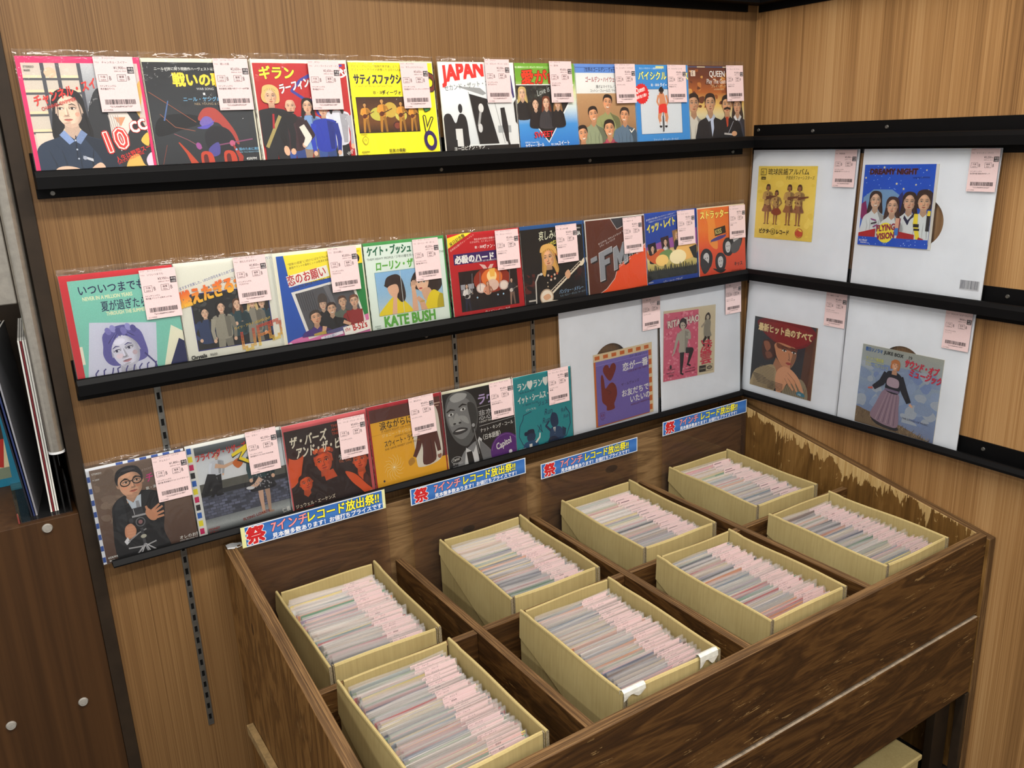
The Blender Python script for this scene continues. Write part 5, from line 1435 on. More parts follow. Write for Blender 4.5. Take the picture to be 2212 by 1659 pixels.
def c_phone(a):
    T, N = (32, 152, 160), (24, 56, 92)
    a.r(0, 0, 1, 1, T); a.t('ラン♥ラン♥ラン', .06, .815, .112, INKW, .035, 2, .68); a.t('RUN RUN RUN', .10, .765, .034, N, .008, 2); a.t('イット・シームス・トゥ・ミー', .06, .645, .104, INKW, .035, 2, .54); a.t('IT SEEMS TO ME', .14, .595, .034, N, .008, 2); a.t('(コーラス)', .19, .525, .034, INKW, .008); a.t('ジェスチャーズ', .40, .555, .068, N, .014, 4, .82)
    a.l([(.28, .505), (.14, .475), (.13, .42), (.07, .34), (.05, .20), (.11, .08), (.16, .06), (.20, .045)], .010, N); a.l([(.88, .46), (.95, .36), (.96, .22), (.90, .10), (.88, .06), (.72, .035)], .012, N)
    a.t('Run', .50, .41, .12, N, .0, 4, .7, .3); a.t('Run', .46, .30, .11, N, .0, 4, .7, .3); a.t('Run', .80, .39, .085, N, .0, 10, .7, .3); a.t('Run', .84, .30, .075, N, .0, 10, .7, .3)
    a.b([(.60, .34), (.64, .42), (.71, .40), (.74, .33), (.74, .25), (.68, .21), (.62, .25)], N); a.b([(.62, .22), (.72, .22), (.80, .18), (.84, .06), (.78, .02), (.60, .03), (.58, .14)], (36, 72, 112)); a.p([(.645, .215), (.69, .215), (.672, .12)], INKW); a.p([(.664, .205), (.674, .205), (.676, .13), (.664, .13)], N); a.l([(.60, .18), (.52, .26), (.58, .32)], [.035, .03, .025], N); a.p([(.81, .20), (.88, .16), (.86, .06), (.81, .08)], N); a.r(.60, -.02, .68, .06, N); a.r(.70, -.02, .78, .06, N)
    a.e(.255, .165, .075, .075, N); a.b([(.17, .19), (.20, .26), (.30, .26), (.31, .20), (.24, .215)], (18, 36, 66)); a.e(.165, .22, .028, .028, (18, 36, 66)); a.b([(.15, .10), (.34, .10), (.36, .0), (.13, .0)], (36, 84, 126)); a.r(.215, -.02, .265, .07, INKW); a.l([(.33, .07), (.40, .13), (.41, .19)], [.03, .025, .02], INKW); a.l([(.37, .30), (.45, .19), (.43, .30), (.38, .20)], .008, N); a.b([(.54, .02), (.58, .09), (.68, .09), (.74, .03), (.70, .0), (.56, .0)], (20, 40, 72)); a.l([(.48, .03), (.55, .045)], .008, N); a.t('©1967', .84, .02, .026, N); a.t('TOA-1001', .03, .02, .026, INKW)


def c_finger(a):
    a.r(0, 0, 1, 1, (226, 208, 170)); O = (206, 112, 52)
    for i in range(7):
        a.r(.02 + i * .14, .925, .10 + i * .14, .975, O); a.r(.93, .04 + i * .13, .985, .12 + i * .13, O)
    a.r(0, 0, .03, .9, O); a.r(.03, 0, .93, .012, O); a.clip = (.03, .012, .935, .90); L, B = (122, 108, 182), (126, 50, 42)
    a.r(0, 0, 1, .90, L); a.r(0, .845, 1, .90, (128, 116, 190)); a.r(0, .842, 1, .846, (170, 160, 214)); a.t('恋が一番/お友だちで', .60, .858, .034, (60, 50, 90), .004)
    a.b([(.26, .60), (.16, .72), (.15, .79), (.19, .83), (.235, .82), (.255, .775), (.285, .82), (.33, .835), (.365, .79), (.35, .72)], B)
    a.b([(.11, .42), (.105, .62), (.115, .70), (.14, .70), (.16, .62), (.175, .51), (.24, .56), (.30, .57), (.355, .51), (.37, .40), (.34, .32), (.315, .27), (.315, .20), (.19, .20), (.185, .26), (.12, .33)], B); a.l([(.19, .48), (.25, .46), (.27, .43), (.22, .42)], .008, (96, 36, 34)); a.l([(.30, .56), (.34, .50)], .006, (96, 36, 34))
    a.t('恋が一番', .475, .695, .120, INKW, .022, 2, .96); a.t('LOVE IS BETTER THAN EVER', .565, .655, .034, (110, 60, 90), .02, 2, .98); a.t('ザ・ルヴォンズ', .445, .485, .048, (66, 46, 76), .006, 2, .96); a.t('お友だちで', .445, .335, .108, INKW, .022, 2, .92); a.t('いたいの', .585, .225, .108, INKW, .022, 2, .86); a.t("WE'RE JUST FRIENDS NOW", .60, .175, .034, (110, 60, 90), .02, 2, .94)
    a.r(.075, .10, .150, .19, (110, 60, 120)); a.r(.081, .106, .144, .184, L); a.e(.1125, .148, .024, .026, (120, 60, 100)); a.e(.1125, .148, .009, .024, L); a.t('CBS', .085, .078, .026, (96, 60, 110))


def c_dance(a):
    a.r(0, 0, 1, 1, (216, 204, 174)); a.clip = (0, 0, .66, .965); a.r(0, 0, 1, 1, (214, 104, 130)); brush_block(a, 0, 0, .66, .97, [(198, 80, 112), (226, 136, 156), (206, 94, 120), (232, 152, 168)], 170, 31, .012, .032); a.clip = (0, 0, 1, 1)
    a.t('RITA CHAO', .07, .755, .135, (232, 216, 206), .045, 4, .86, 0, (96, 60, 66)); G = (178, 174, 160)
    a.b([(.80, .86), (.86, .90), (.90, .84), (.88, .78), (.80, .78)], (60, 54, 52)); a.e(.845, .83, .03, .035, (190, 180, 160)); a.b([(.79, .78), (.90, .78), (.90, .64), (.92, .55), (.78, .55)], (150, 146, 132)); a.l([(.82, .55), (.76, .48), (.79, .40)], [.05, .04, .03], (50, 46, 46)); a.l([(.87, .55), (.87, .46), (.865, .38)], [.05, .04, .03], (50, 46, 46)); a.l([(.80, .76), (.72, .70)], .03, (170, 160, 144))
    a.b([(.30, .83), (.35, .87), (.42, .84), (.43, .74), (.36, .71), (.29, .75)], (56, 50, 50)); a.b([(.315, .80), (.37, .81), (.41, .76), (.37, .70), (.32, .73)], (196, 186, 170)); a.e(.345, .765, .010, .008, (50, 46, 46), 0, 7); a.e(.385, .762, .010, .008, (50, 46, 46), 0, 7)
    a.b([(.30, .68), (.42, .71), (.50, .66), (.47, .56), (.45, .46), (.46, .38), (.29, .38), (.30, .50), (.28, .60)], G); a.p([(.40, .69), (.49, .65), (.45, .48), (.455, .39), (.40, .39)], sh(G, .84)); a.l([(.29, .66), (.24, .54), (.19, .38)], [.07, .05, .03], G); a.l([(.48, .65), (.50, .57), (.42, .60)], [.06, .04, .03], G); a.l([(.18, .38), (.16, .35)], .02, (196, 186, 170))
    a.l([(.35, .38), (.345, .22), (.335, .09)], [.085, .06, .035], (44, 40, 42)); a.l([(.42, .40), (.535, .39), (.49, .26), (.465, .20)], [.085, .08, .05, .03], (44, 40, 42)); a.l([(.32, .085), (.38, .055)], .028, (34, 30, 32)); a.l([(.445, .20), (.52, .165)], .026, (34, 30, 32))
    a.e(.135, .195, .020, .032, (46, 36, 40)); a.t('The Quests', .08, .150, .030, (60, 40, 48), .01); a.t('"BABY LOVE"', .05, .100, .028, (70, 40, 50), .01); a.t('可愛的', .09, .055, .034, (70, 40, 50), .01); a.t('FOOL AROUND', .42, .115, .026, (70, 40, 50), .01, 2); a.t('BURNING DESIRE', .41, .075, .026, (70, 40, 50), .01, 2)
    a.t('凌', .70, .335, .215, (206, 74, 92), .025, -3, 1.15); a.t('雲', .70, .165, .215, (206, 74, 92), .025, 2, 1.15); a.r(.69, .04, .82, .135, (52, 48, 46)); a.t('Columbia', .70, .08, .03, (216, 204, 174)); a.r(.825, .04, .965, .135, (70, 64, 58)); a.r(.829, .045, .961, .131, (216, 204, 174)); a.e(.895, .088, .055, .030, (96, 90, 80)); a.t('EMI', .872, .076, .032, (216, 204, 174), .01)


def c_island(a):
    Y, D = (242, 216, 92), (52, 40, 26)
    a.g(0, 0, 1, 1, [(0, (234, 206, 88)), (.5, (248, 222, 104)), (1, (240, 212, 94))]); brush_block(a, 0, 0, 1, 1, [(244, 218, 98), (238, 210, 88), (248, 224, 110)], 50, 41, .03, .08)
    a.r(.045, .875, .145, .965, D); a.r(.053, .883, .137, .957, Y); a.t('45', .062, .905, .050, D, .02, 0, .85); a.t('R.P.M', .062, .888, .020, D); a.r(.06, .815, .14, .855, D); a.t('T-023', .066, .823, .026, Y)
    a.t('琉球民謡アルバム', .175, .890, .090, D, .012, 0, .97); a.t('伊波貞子フォーシスターズ', .49, .825, .055, D, .0, 0, .72, .1); Bz, Bk = (176, 122, 76), (122, 74, 50)
    for x, v, h_, lg in ((.20, .20, .55, 1), (.355, .20, .47, 0), (.575, .20, .55, 1), (.745, .20, .55, 1)):
        a.fig(x, v, h_, (196, 160, 96), (170, 116, 72), (172, 116, 80), (84, 56, 44), 'fold' if lg else 'hip', 'bob', skirt=(162, 108, 70)); R = random.Random(int(x * 100))
        for i in range(10):
            a.k -= .7 if i else 0
            a.e(x + R.uniform(-.06, .06), v + h_ * R.uniform(.36, .76), .010, .012, Bk, 0, 6)
    for x in (.22, .60, .77):
        a.l([(x - .04, .565), (x + .13, .595)], [.045, .014], Bk)
    a.b([(.30, .40), (.40, .43), (.46, .37), (.38, .33), (.30, .35)], (150, 70, 44)); a.t('ビクター', .085, .075, .072, (40, 28, 18), .03, 0, .86); a.e(.335, .102, .042, .042, (40, 28, 18)); a.e(.335, .102, .036, .036, Y); a.t('高', .308, .080, .052, (40, 28, 18), .01); a.t('レコード', .39, .075, .072, (40, 28, 18), .03, 0, .80); a.e(.785, .105, .066, .066, (186, 70, 40)); a.e(.785, .105, .057, .057, Y); a.b([(.73, .115), (.76, .15), (.80, .13), (.84, .12), (.84, .08), (.785, .052), (.735, .08)], (206, 84, 50))


def c_stars(a):
    B = (28, 88, 204)
    a.r(0, 0, 1, 1, (226, 224, 214)); a.clip = (0, .01, .965, 1); a.r(0, 0, 1, 1, B); R = random.Random(17)
    for i in range(70):
        x, y = R.uniform(.02, .95), R.choice((R.uniform(.60, .98), R.uniform(.03, .14)))
        a.k -= .7 if i % 10 else 0
        a.e(x, y, .006, .006, (150, 190, 240), 0, 6)
    for x, y, s_ in ((.28, .965, .02), (.03, .84, .018), (.47, .77, .02), (.57, .71, .02), (.73, .76, .016), (.85, .93, .014), (.60, .055, .018), (.90, .70, .014)):
        a.p([(x + (s_ if i % 2 == 0 else s_ * .4) * sin(i * pi / 5), y + (s_ if i % 2 == 0 else s_ * .4) * cos(i * pi / 5)) for i in range(10)], (246, 240, 170))
    a.t('DREAMY NIGHT', .08, .885, .088, (66, 26, 36), .05, 0, 1.0, 0, (126, 48, 60)); a.t('DREAMY NIGHT', .08, .885, .088, (50, 22, 34), .02, 0, 1.0); a.t('song by DAMON', .68, .835, .030, (24, 44, 110), .02)
    a.p([(.02, .60), (.16, .70), (.42, .70), (.55, .62), (.55, .10), (.02, .10)], (122, 164, 204)); a.p([(.50, .60), (.56, .68), (.62, .50), (.62, .12), (.5, .12)], (38, 50, 120)); H = (58, 40, 36); W = (222, 230, 232)
    a.p([(0, .52), (.06, .56), (.10, .40), (.04, .30), (0, .36)], (140, 40, 100)); a.bust(.20, .56, .19, (232, 194, 164), H, W, 'long', .2, 0, True, wide=.8); a.bust(.67, .55, .20, (224, 184, 156), (54, 36, 32), W, 'long', 0, wide=.8); a.p([(.62, .40), (.67, .34), (.72, .40), (.75, .44), (.74, .36), (.67, .28), (.61, .36)], (34, 38, 70)); a.bust(.865, .555, .205, (224, 184, 152), H, W, 'curly', 0, wide=.8); a.bust(.45, .495, .19, (226, 186, 158), (70, 46, 40), W, 'long', -.1, 0, wide=.75)
    a.p([(.0, .16), (.24, .22), (.24, .10), (0, .10)], (186, 36, 44)); a.p([(.56, .20), (.78, .17), (.78, .10), (.54, .10)], (176, 34, 42)); a.p([(.54, .36), (.58, .36), (.57, .15), (.54, .16)], (130, 40, 60)); a.l([(.54, .36), (.53, .20)], [.05, .06], (224, 176, 150)); a.r(.505, .15, .56, .24, (66, 130, 210)); a.l([(.78, .42), (.78, .30), (.83, .12)], [.05, .06, .05], (238, 220, 60)); a.r(.755, .26, .83, .30, (36, 36, 34)); a.r(.765, .22, .84, .245, (36, 36, 34)); a.l([(.95, .46), (.95, .30)], [.05, .05], (236, 216, 56)); a.r(.92, .22, .965, .40, (40, 40, 44)); a.l([(.83, .12), (.90, .10)], .05, (176, 40, 44)); a.l([(.16, .34), (.24, .32)], .014, (150, 50, 130)); a.l([(.17, .28), (.25, .30)], .016, (44, 36, 50)); a.l([(.20, .24), (.26, .27)], .014, (150, 50, 130))
    a.clip = (0, .01, .965, .115); a.r(0, .0, 1, .115, B)
    for i in range(24):
        a.k -= .7 if i else 0
        a.e(R.uniform(.02, .94), R.uniform(.02, .11), .006, .006, (170, 204, 240), 0, 6)
    a.clip = (0, .01, .965, 1); a.e(.385, .175, .115, .125, (246, 232, 70)); a.t('FLYING', .255, .185, .105, (150, 36, 70), .05, 8, .74, .1); a.t('VISION', .270, .085, .105, (150, 36, 70), .05, 8, .74, .1); a.l([(.265, .165), (.50, .200)], .014, (246, 226, 60)); a.t('FLYING', .02, .055, .034, INKW, .03); a.t('VISION', .04, .03, .026, INKW, .02); a.t('FV-001', .12, .03, .016, INKW)


def c_hat(a):
    a.g(0, 0, 1, 1, [(0, (40, 40, 42)), (1, (54, 58, 64))]); a.p([(.80, 0), (.86, .90), (1, .90), (1, 0)], (92, 56, 36)); a.p([(.92, 0), (.98, 1), (1, 1), (1, 0)], (110, 70, 44))
    a.b([(.05, .94), (.30, 1.02), (.80, 1.02), (.98, .93), (.96, .84), (.86, .72), (.70, .655), (.52, .65), (.34, .70), (.16, .80)], (126, 30, 32)); a.b([(.10, .92), (.50, .97), (.94, .90), (.85, .76), (.68, .68), (.50, .68), (.30, .74)], (146, 38, 38)); a.b([(.20, .70), (.16, .62), (.17, .50), (.22, .42), (.32, .43), (.40, .52), (.40, .64), (.34, .70)], (74, 38, 28)); a.b([(.18, .66), (.26, .68), (.30, .60), (.24, .54)], (156, 96, 66)); a.b([(.22, .52), (.30, .54), (.34, .48), (.26, .44)], (130, 78, 54))
    F = (206, 146, 106)
    a.b([(.36, .66), (.44, .70), (.62, .68), (.70, .66), (.72, .56), (.69, .45), (.64, .37), (.58, .35), (.50, .39), (.42, .48), (.38, .58)], F); a.b([(.62, .67), (.71, .64), (.715, .54), (.68, .44), (.64, .37), (.64, .48), (.66, .58)], sh(F, .72)); a.b([(.40, .69), (.56, .66), (.72, .66), (.70, .61), (.56, .62), (.42, .62)], (120, 70, 50)); a.p([(.40, .48), (.50, .39), (.56, .36), (.54, .22), (.36, .22), (.36, .36)], sh(F, .86))
    for x, v in ((.525, .600), (.675, .600)):
        a.e(x, v, .036, .013, (236, 230, 220), -4, 10); a.e(x, v, .015, .014, (30, 30, 26), 0, 8); a.l([(x - .045, v + .012), (x, v + .020), (x + .04, v + .008)], .010, (34, 24, 22)); a.l([(x - .05, v + .045), (x + .02, v + .055), (x + .05, v + .04)], .010, (70, 40, 30))
    a.l([(.60, .58), (.615, .50), (.60, .485), (.63, .480)], .012, sh(F, .68)); a.b([(.56, .435), (.60, .450), (.66, .440), (.61, .415)], (166, 70, 62)); K = (176, 156, 118)
    a.b([(.02, .10), (.08, .24), (.26, .34), (.38, .36), (.44, .22), (.42, .02), (.30, -.05), (.02, -.02)], K); a.b([(.60, .12), (.80, .26), (.92, .16), (.92, -.05), (.56, -.05)], (148, 136, 108)); R = random.Random(6)
    for i in range(16):
        y = .0 + i * .021
        a.k -= .7 if i else 0
        a.l([(.05 + .03 * (i > 8) * (i - 8) * .5, y), (.24, y + .012), (.40, y - .006)], .006, (112, 98, 74))
    for i in range(12):
        a.k -= .7 if i else 0
        a.l([(.58 + i * .028, -.02), (.60 + i * .028, .12 + .05 * sin(i * .26))], .006, (96, 88, 70))
    S_ = (220, 164, 124)
    a.b([(.42, .16), (.44, .30), (.54, .38), (.66, .36), (.78, .27), (.86, .14), (.88, .08), (.82, .10), (.76, .18), (.70, .16), (.62, .16), (.54, .02), (.46, -.02)], S_)
    for L in ([(.62, .33), (.74, .24), (.82, .12)], [(.60, .28), (.72, .17), (.79, .06)], [(.58, .24), (.66, .14), (.72, .08)]):
        a.l(L, [.05, .04, .026], S_); a.l([(p[0] - .012, p[1] - .022) for p in L], .006, sh(S_, .62))
    a.t('最新ヒット曲のすべて', .075, .825, .118, (236, 212, 158), .045, -1, .78, 0, (90, 30, 26))
    for i in range(6):
        a.l([(.03 + .02 * i, .185 - i * .022), (.22 + .05 * i, .175 - i * .022)], .007, (66, 52, 40)); a.l([(.30, .13 - i * .020), (.55, .12 - i * .020)], .007, (60, 48, 38))
    a.b([(.78, .075), (.84, .085), (.90, .06), (.90, .03), (.84, .025), (.78, .035)], (70, 130, 150)); a.t('Hit', .80, .035, .04, (210, 230, 230), .01)


def c_meadow(a):
    a.g(0, 0, 1, 1, [(0, (122, 136, 168)), (.4, (134, 156, 190)), (.75, (160, 172, 178)), (1, (164, 168, 158))]); brush_block(a, 0, .15, 1, .80, [(126, 146, 186), (146, 164, 192), (168, 178, 190), (138, 156, 184)], 60, 51, .05, .13)
    a.b([(-.02, -.05), (-.02, .19), (.12, .185), (.30, .15), (.55, .11), (.78, .05), (1.02, -.02), (1.02, -.05)], (124, 104, 80)); R = random.Random(8)
    for i in range(120):
        x = R.uniform(0, .95); y = max(0, .17 - .17 * x + R.uniform(-.09, .015))
        a.k -= .7 if i % 8 else 0
        a.l([(x, y), (x + R.uniform(-.02, .03), y + R.uniform(.02, .05))], [.008, .003], R.choice([(150, 128, 96), (98, 82, 64), (168, 146, 112), (110, 88, 70)]))
    S_, Kt = (222, 172, 138), (36, 38, 48); a.b([(.22, .12), (.55, .07), (.53, .02), (.30, .04)], (40, 38, 46)); a.b([(.345, .50), (.52, .48), (.545, .30), (.56, .08), (.44, .055), (.30, .08), (.195, .14), (.25, .30)], (150, 126, 142))
    for i in range(8):
        x = .27 + i * .034
        a.l([(.38 + i * .018, .47), (x, .10 - .004 * i)], [.004, .012], (118, 98, 116) if i % 2 else (172, 150, 160))
    a.l([(.36, .70), (.30, .58), (.20, .49)], [.10, .08, .06], Kt); a.l([(.51, .68), (.59, .52), (.66, .40)], [.10, .08, .06], Kt); a.b([(.35, .72), (.43, .74), (.53, .70), (.54, .58), (.51, .47), (.36, .49), (.35, .60)], Kt); a.b([(.38, .655), (.50, .645), (.505, .55), (.37, .56)], (176, 156, 168)); a.r(.345, .485, .525, .515, (126, 110, 136), -3); a.l([(.19, .485), (.13, .47)], [.03, .018], (206, 110, 96)); a.l([(.67, .39), (.71, .36)], [.034, .016], S_); a.p([(.41, .75), (.47, .75), (.475, .70), (.41, .70)], sh(S_, .86))
    a.bust(.445, .815, .115, S_, (186, 120, 70), Kt, 'bob', .2, -8, True, body=False); a.b([(.39, .86), (.44, .885), (.49, .86), (.50, .82), (.45, .86), (.40, .82)], (190, 122, 72))
    a.t('朝日ソノラマ', .045, .930, .055, (46, 104, 176), .03, -1, .70); a.t('JUKE BOX', .285, .930, .056, (30, 32, 34), .03, -1, 1.0); a.t('19', .585, .925, .056, (60, 62, 60), .006, -1, .9); a.t('サントラ盤総集', .06, .820, .050, (206, 206, 120), .012, -1, .7); a.l([(.06, .800), (.30, .795)], .006, (206, 206, 120)); a.t('ジュリー・アンドリュース', .06, .745, .050, (206, 206, 120), .012, -1, .52)
    a.t('サウンド・オブ', .545, .835, .105, (206, 46, 72), .05, -5, .58, .2); a.t('ミュージック', .61, .735, .105, (206, 46, 72), .05, -5, .66, .2); a.l([(.62, .825), (.76, .805)], .010, (120, 120, 130)); a.t('THE SOUND OF MUSIC', .60, .195, .032, (70, 70, 90), .0, -1, 1.0)


# ------------------------------------------------------------------ singles standing on the three rails
G1 = 'bagged singles on the top rail'
G2 = 'bagged singles on the middle rail'
G3 = 'bagged singles on the lowest rail'
YB, YF = -0.0170, -0.0228


def row(z0, grp, items):
    for (x0, w, front, draw, tagspec, label) in items:
        lean = radians(-2.4) if front == 2 else LEAN      # the last teal one stands against a white card
        displayed_record(draw, label, (x0 + w / 2, (YB, YF, -0.0225)[front], z0 - 0.0083, 0), (w, 0.181), tagspec, lean=lean, group=grp)


row(1.485, G1, [
    (-1.6785, .181, 1, c_swimmer, (.61, 1.0, 'チャンネル・スイマー', '¥1,900', '見本盤白ラベル', 'テンシーシー'), 'pink-edged sleeve of a dark-haired person in a navy shirt, first on the top rail'),
    (-1.4955, .180, 0, c_warsong, (.66, 1.0, '戦いの歌', '¥2,650', '見本盤個人蔵盤 70年ワーナー600円盤', 'ニール・ヤング'), 'black sleeve with yellow title and a red-haired seated guitarist on the top rail'),
    (-1.3130, .181, 1, c_gillan, (.57, .985, 'ノー・ラーフィング・イン・ヘヴン', '¥2,650', '見本盤白ラベル', 'ギラン'), 'red sleeve with a blue swirl and five people in jeans on the top rail'),
    (-1.1285, .182, 0, c_yellow_band, (.60, .985, 'サティスファクション', '¥3,650', '見本盤白ラベル ジャ ストーンズカヴァー', 'ディーヴォ'), 'bright yellow sleeve with a photo of musicians in gold suits on the top rail'),
    (-0.9370, .181, 1, c_red_brush, (.60, 1.03, 'セカンド・ザット・エモーション', '¥2,250', '白プロモラベル', 'ジャパン'), 'white sleeve with a red brush title over a black and white room'),
    (-0.7540, .1610, 0, c_vee, (.57, 1.02, '愛が命', '¥3,650', '見本盤白ラベル', 'スウィート'), 'green to blue sleeve with a V-shaped band photo on the top rail'),
    (-0.5920, .1720, 0, c_vocal, (.66, 1.0, 'ゴールデン・ハイウェイ', '¥2,650', '', 'ブラザース・フォア'), 'brown sleeve of five smiling singers under a blue and white heading'),
    (-0.4190, .1720, 0, c_cyclist, (.60, 1.0, 'バイシクル・レース', '¥3,650', '見本盤 白ラベル', 'クイーン'), 'light blue sleeve with a cyclist seen from behind and a red starburst'),
    (-0.2455, .1920, 0, c_game, (.66, 1.0, 'プレイ・ザ・ゲーム', '¥1,650', '見本盤 白プロモ', 'クイーン'), 'fiery brown sleeve with four people in dark jackets, ending the top rail at the corner'),
])
row(1.1415, G2, [
    (-1.6760, .181, 1, c_portrait, (.69, .975, 'いついつまでも', '¥3,950', '茶内盤 アソシア 62年キング PN', 'スー トンプソン'), 'turquoise sleeve with a lilac portrait of a curly-haired woman and red backing'),
    (-1.4930, .180, 0, c_ufo, (.59, 1.0, '燃えたぎるギター', '¥2,850', 'プロモラベル', 'ユー・エフ・オー'), 'cream sleeve with orange brush title over a dark photo of five long-haired people'),
    (-1.3140, .181, 1, c_party, (.595, .995, '恋のお願い', '¥2,850', 'プロモラベル', 'B-52s'), 'blue, yellow and pink sleeve with a tilted snapshot of five friends'),
    (-1.1320, .1880, 0, c_mirror, (.60, .985, 'ローリン・ザ・ボール', '¥2,250', '国内盤 見本ラベル', 'ケイト・ブッシュ'), 'pale green sleeve of a woman in yellow leaning on a mirror'),
    (-0.9390, .182, 1, c_heart, (.64, .99, 'ヴァン・ヘイレン', '¥2,650', '見本盤白ラベル', 'ヴァン・ヘイレン'), 'red sleeve with a yellow corner ribbon and a glowing stage photo'),
    (-0.7560, .183, 0, c_banjo, (.555, .97, '哀しみの山脈', '¥3,650', '見本盤白ラベル', 'ドン・マクリーン'), 'black sleeve with a fair-haired banjo player at a microphone'),
    (-0.5720, .184, 1, c_blocks, (.615, .98, 'FMのテーマ', '¥2,650', '見本盤 白ラベル', 'スティーリー・ダン'), 'brown and orange sleeve with large grey block letters'),
    (-0.3860, .181, 0, c_late, (.60, .99, 'イッツ・レイト', '¥2,650', '見本盤 白ラベル', 'クイーン'), 'blue sleeve with three small portraits above a blazing concert crowd'),
    (-0.2080, .172, 1, c_strut, (.645, .985, 'ストラッター', '¥8,750', '見本盤', 'キッス'), 'orange sleeve with torn black and white faces, last on the middle rail'),
])
row(0.801, G3, [
    (-1.6905, .1670, 1, c_camera, (.655, .975, 'チェルシー', '¥1,800', '国内盤 見本盤白ラベル ジャケダメージ', 'エルヴィス・コステロ'), 'brown sleeve of a man in glasses behind a camera on a tripod'),
    (-1.5200, .182, 0, c_bricks, (.62, 1.02, 'マネー', '¥2,250', '見本盤白ラベル POST PUNK名曲', 'フライング・リザーズ'), 'sleeve with a colour-bar edge and two people at a grey brick wall'),
    (-1.3360, .180, 1, c_birds, (.63, .955, 'バーズ・アンド・ザ・ビーズ', '¥3,650', '', 'ジュウェル・エーケンズ'), 'black and orange sleeve of four young people with a pink edge'),
    (-1.1570, .182, 0, c_suit, (.565, 1.01, '涙ながらに', '¥3,650', '', 'ジョニー・ティロットソン'), 'yellow sleeve with a brown headless suit and a white sparkler'),
    (-0.9745, .181, 1, c_singer, (.66, .99, 'ラヴ', '¥2,650', '国内盤 見本盤ラベル', 'ナット・キング・コール'), 'black and white close-up of a singing man with a purple record label'),
    (-0.7925, .1650, 2, c_phone, (.585, 1.01, 'ラン・ラン・ラン／イット・シームス', '¥1,900', '国内盤', 'ジェスチャーズ'), 'teal sleeve with two cartoon people talking by telephone'),
])


# ------------------------------------------------------------------ white record cards with a single mounted on them
def display_card(draw, label, place, w, spec, tagspec, hole, barcode=False, lean=2.8):
    h, th = 0.3165, 0.0016
    sx_, sz_, sw, sh_, srot = spec
    x, y, z, yaw = place
    root = thing('display_card', label, 'record', (x, y, z), (radians(-lean), 0, yaw), 'singles mounted on white cards')
    m = MB()
    if hole:
        n, r_, cz = 40, 0.0545, h / 2 + .001
        ring = [(r_ * cos(2 * pi * i / n), cz + r_ * sin(2 * pi * i / n)) for i in range(n)]

        def outer(q):
            dx, dz = q[0], q[1] - cz
            s_ = min((w / 2) / max(abs(dx), 1e-9), ((h - cz) if dz > 0 else cz) / max(abs(dz), 1e-9))
            return (dx * s_, cz + dz * s_)
        ex = [math.atan2(-cz, w / 2), math.atan2(-cz, -w / 2), math.atan2(h - cz, w / 2), math.atan2(h - cz, -w / 2)]
        angs = sorted([2 * pi * i / n for i in range(n)] + [e % (2 * pi) for e in ex])
        ring = [(r_ * cos(q), cz + r_ * sin(q)) for q in angs]
        out = [outer(q) for q in ring]
        N = len(ring)
        for i in range(N):
            j = (i + 1) % N
            m.face([(*ring[i][:1], -th, ring[i][1]), (out[i][0], -th, out[i][1]), (out[j][0], -th, out[j][1]), (ring[j][0], -th, ring[j][1])])
            m.face([(ring[j][0], 0, ring[j][1]), (out[j][0], 0, out[j][1]), (out[i][0], 0, out[i][1]), (ring[i][0], 0, ring[i][1])])
            m.face([(ring[i][0], -th, ring[i][1]), (ring[j][0], -th, ring[j][1]), (ring[j][0], 0, ring[j][1]), (ring[i][0], 0, ring[i][1])])
            m.face([(out[j][0], -th, out[j][1]), (out[i][0], -th, out[i][1]), (out[i][0], 0, out[i][1]), (out[j][0], 0, out[j][1])])
    else:
        m.box(-w / 2, w / 2, -th, 0, 0, h)
    card = obj('backing_card', m.mesh('backing_card', 'board'), root)
    m = MB()
    t2 = 0.0016
    m.box(-sw / 2, sw / 2, -t2, 0, 0, sh_, 0, (216, 206, 184))
    a = Art(m, sw, sh_, -t2 - 0.00004)
    draw(a)
    obj('sleeve', m.mesh('sleeve', 'print', ink=True), root, 0, (sx_, -th - 0.0004, sz_), (0, radians(srot), 0))
    dep = th + t2 + a.k * EPS + 0.0006
    m = MB()
    rr = random.Random(len(label)).random() * 6
    m.grid(16, 16, lambda u, v: ((u - .5) * (w + .003), -dep - 0.0003 - 0.0006 * (1 + sin(u * 7 + rr + v * 4)) * min(1, 6 * u, 6 * (1 - u)), -0.0002 + (h + .0015) * v))
    m.grid(1, 1, lambda u, v: ((u - .5) * (w + .003), 0.0004, -0.0002 + (h + .0015) * v))
    for e_ in (-1, 1):
        m.grid(1, 1, lambda u, v: (e_ * (w + .003) / 2, -dep - 0.0004 + (dep + 0.0008) * u, (h + .0015) * v - .0002))
    bag = obj('clear_bag', m.mesh('clear_bag', 'film', smooth=True), root)
    tx, tz, title, price, note = tagspec
    obj('price_tag', tag_mesh(title, price, note, '', int(abs(tx * 999)) + len(label)), bag, 0, (tx, -dep - 0.0019, tz))
    if barcode:
        m = MB()
        m.box(-.021, .021, -0.0002, 0, 0, .021, 0, (206, 208, 212))
        a = Art(m, .042, .021, -0.00022)
        R = random.Random(5)
        q = .03
        while q < .95:
            w_ = R.choice((.012, .02, .04))
            a.r(q, .12, q + w_, .98, (120, 124, 132))
            q += w_ + R.choice((.012, .02, .03))
        obj('barcode_label', m.mesh('barcode_label', 'print', ink=True), root, 0, (.13, -th - .0003, .024))
    return root


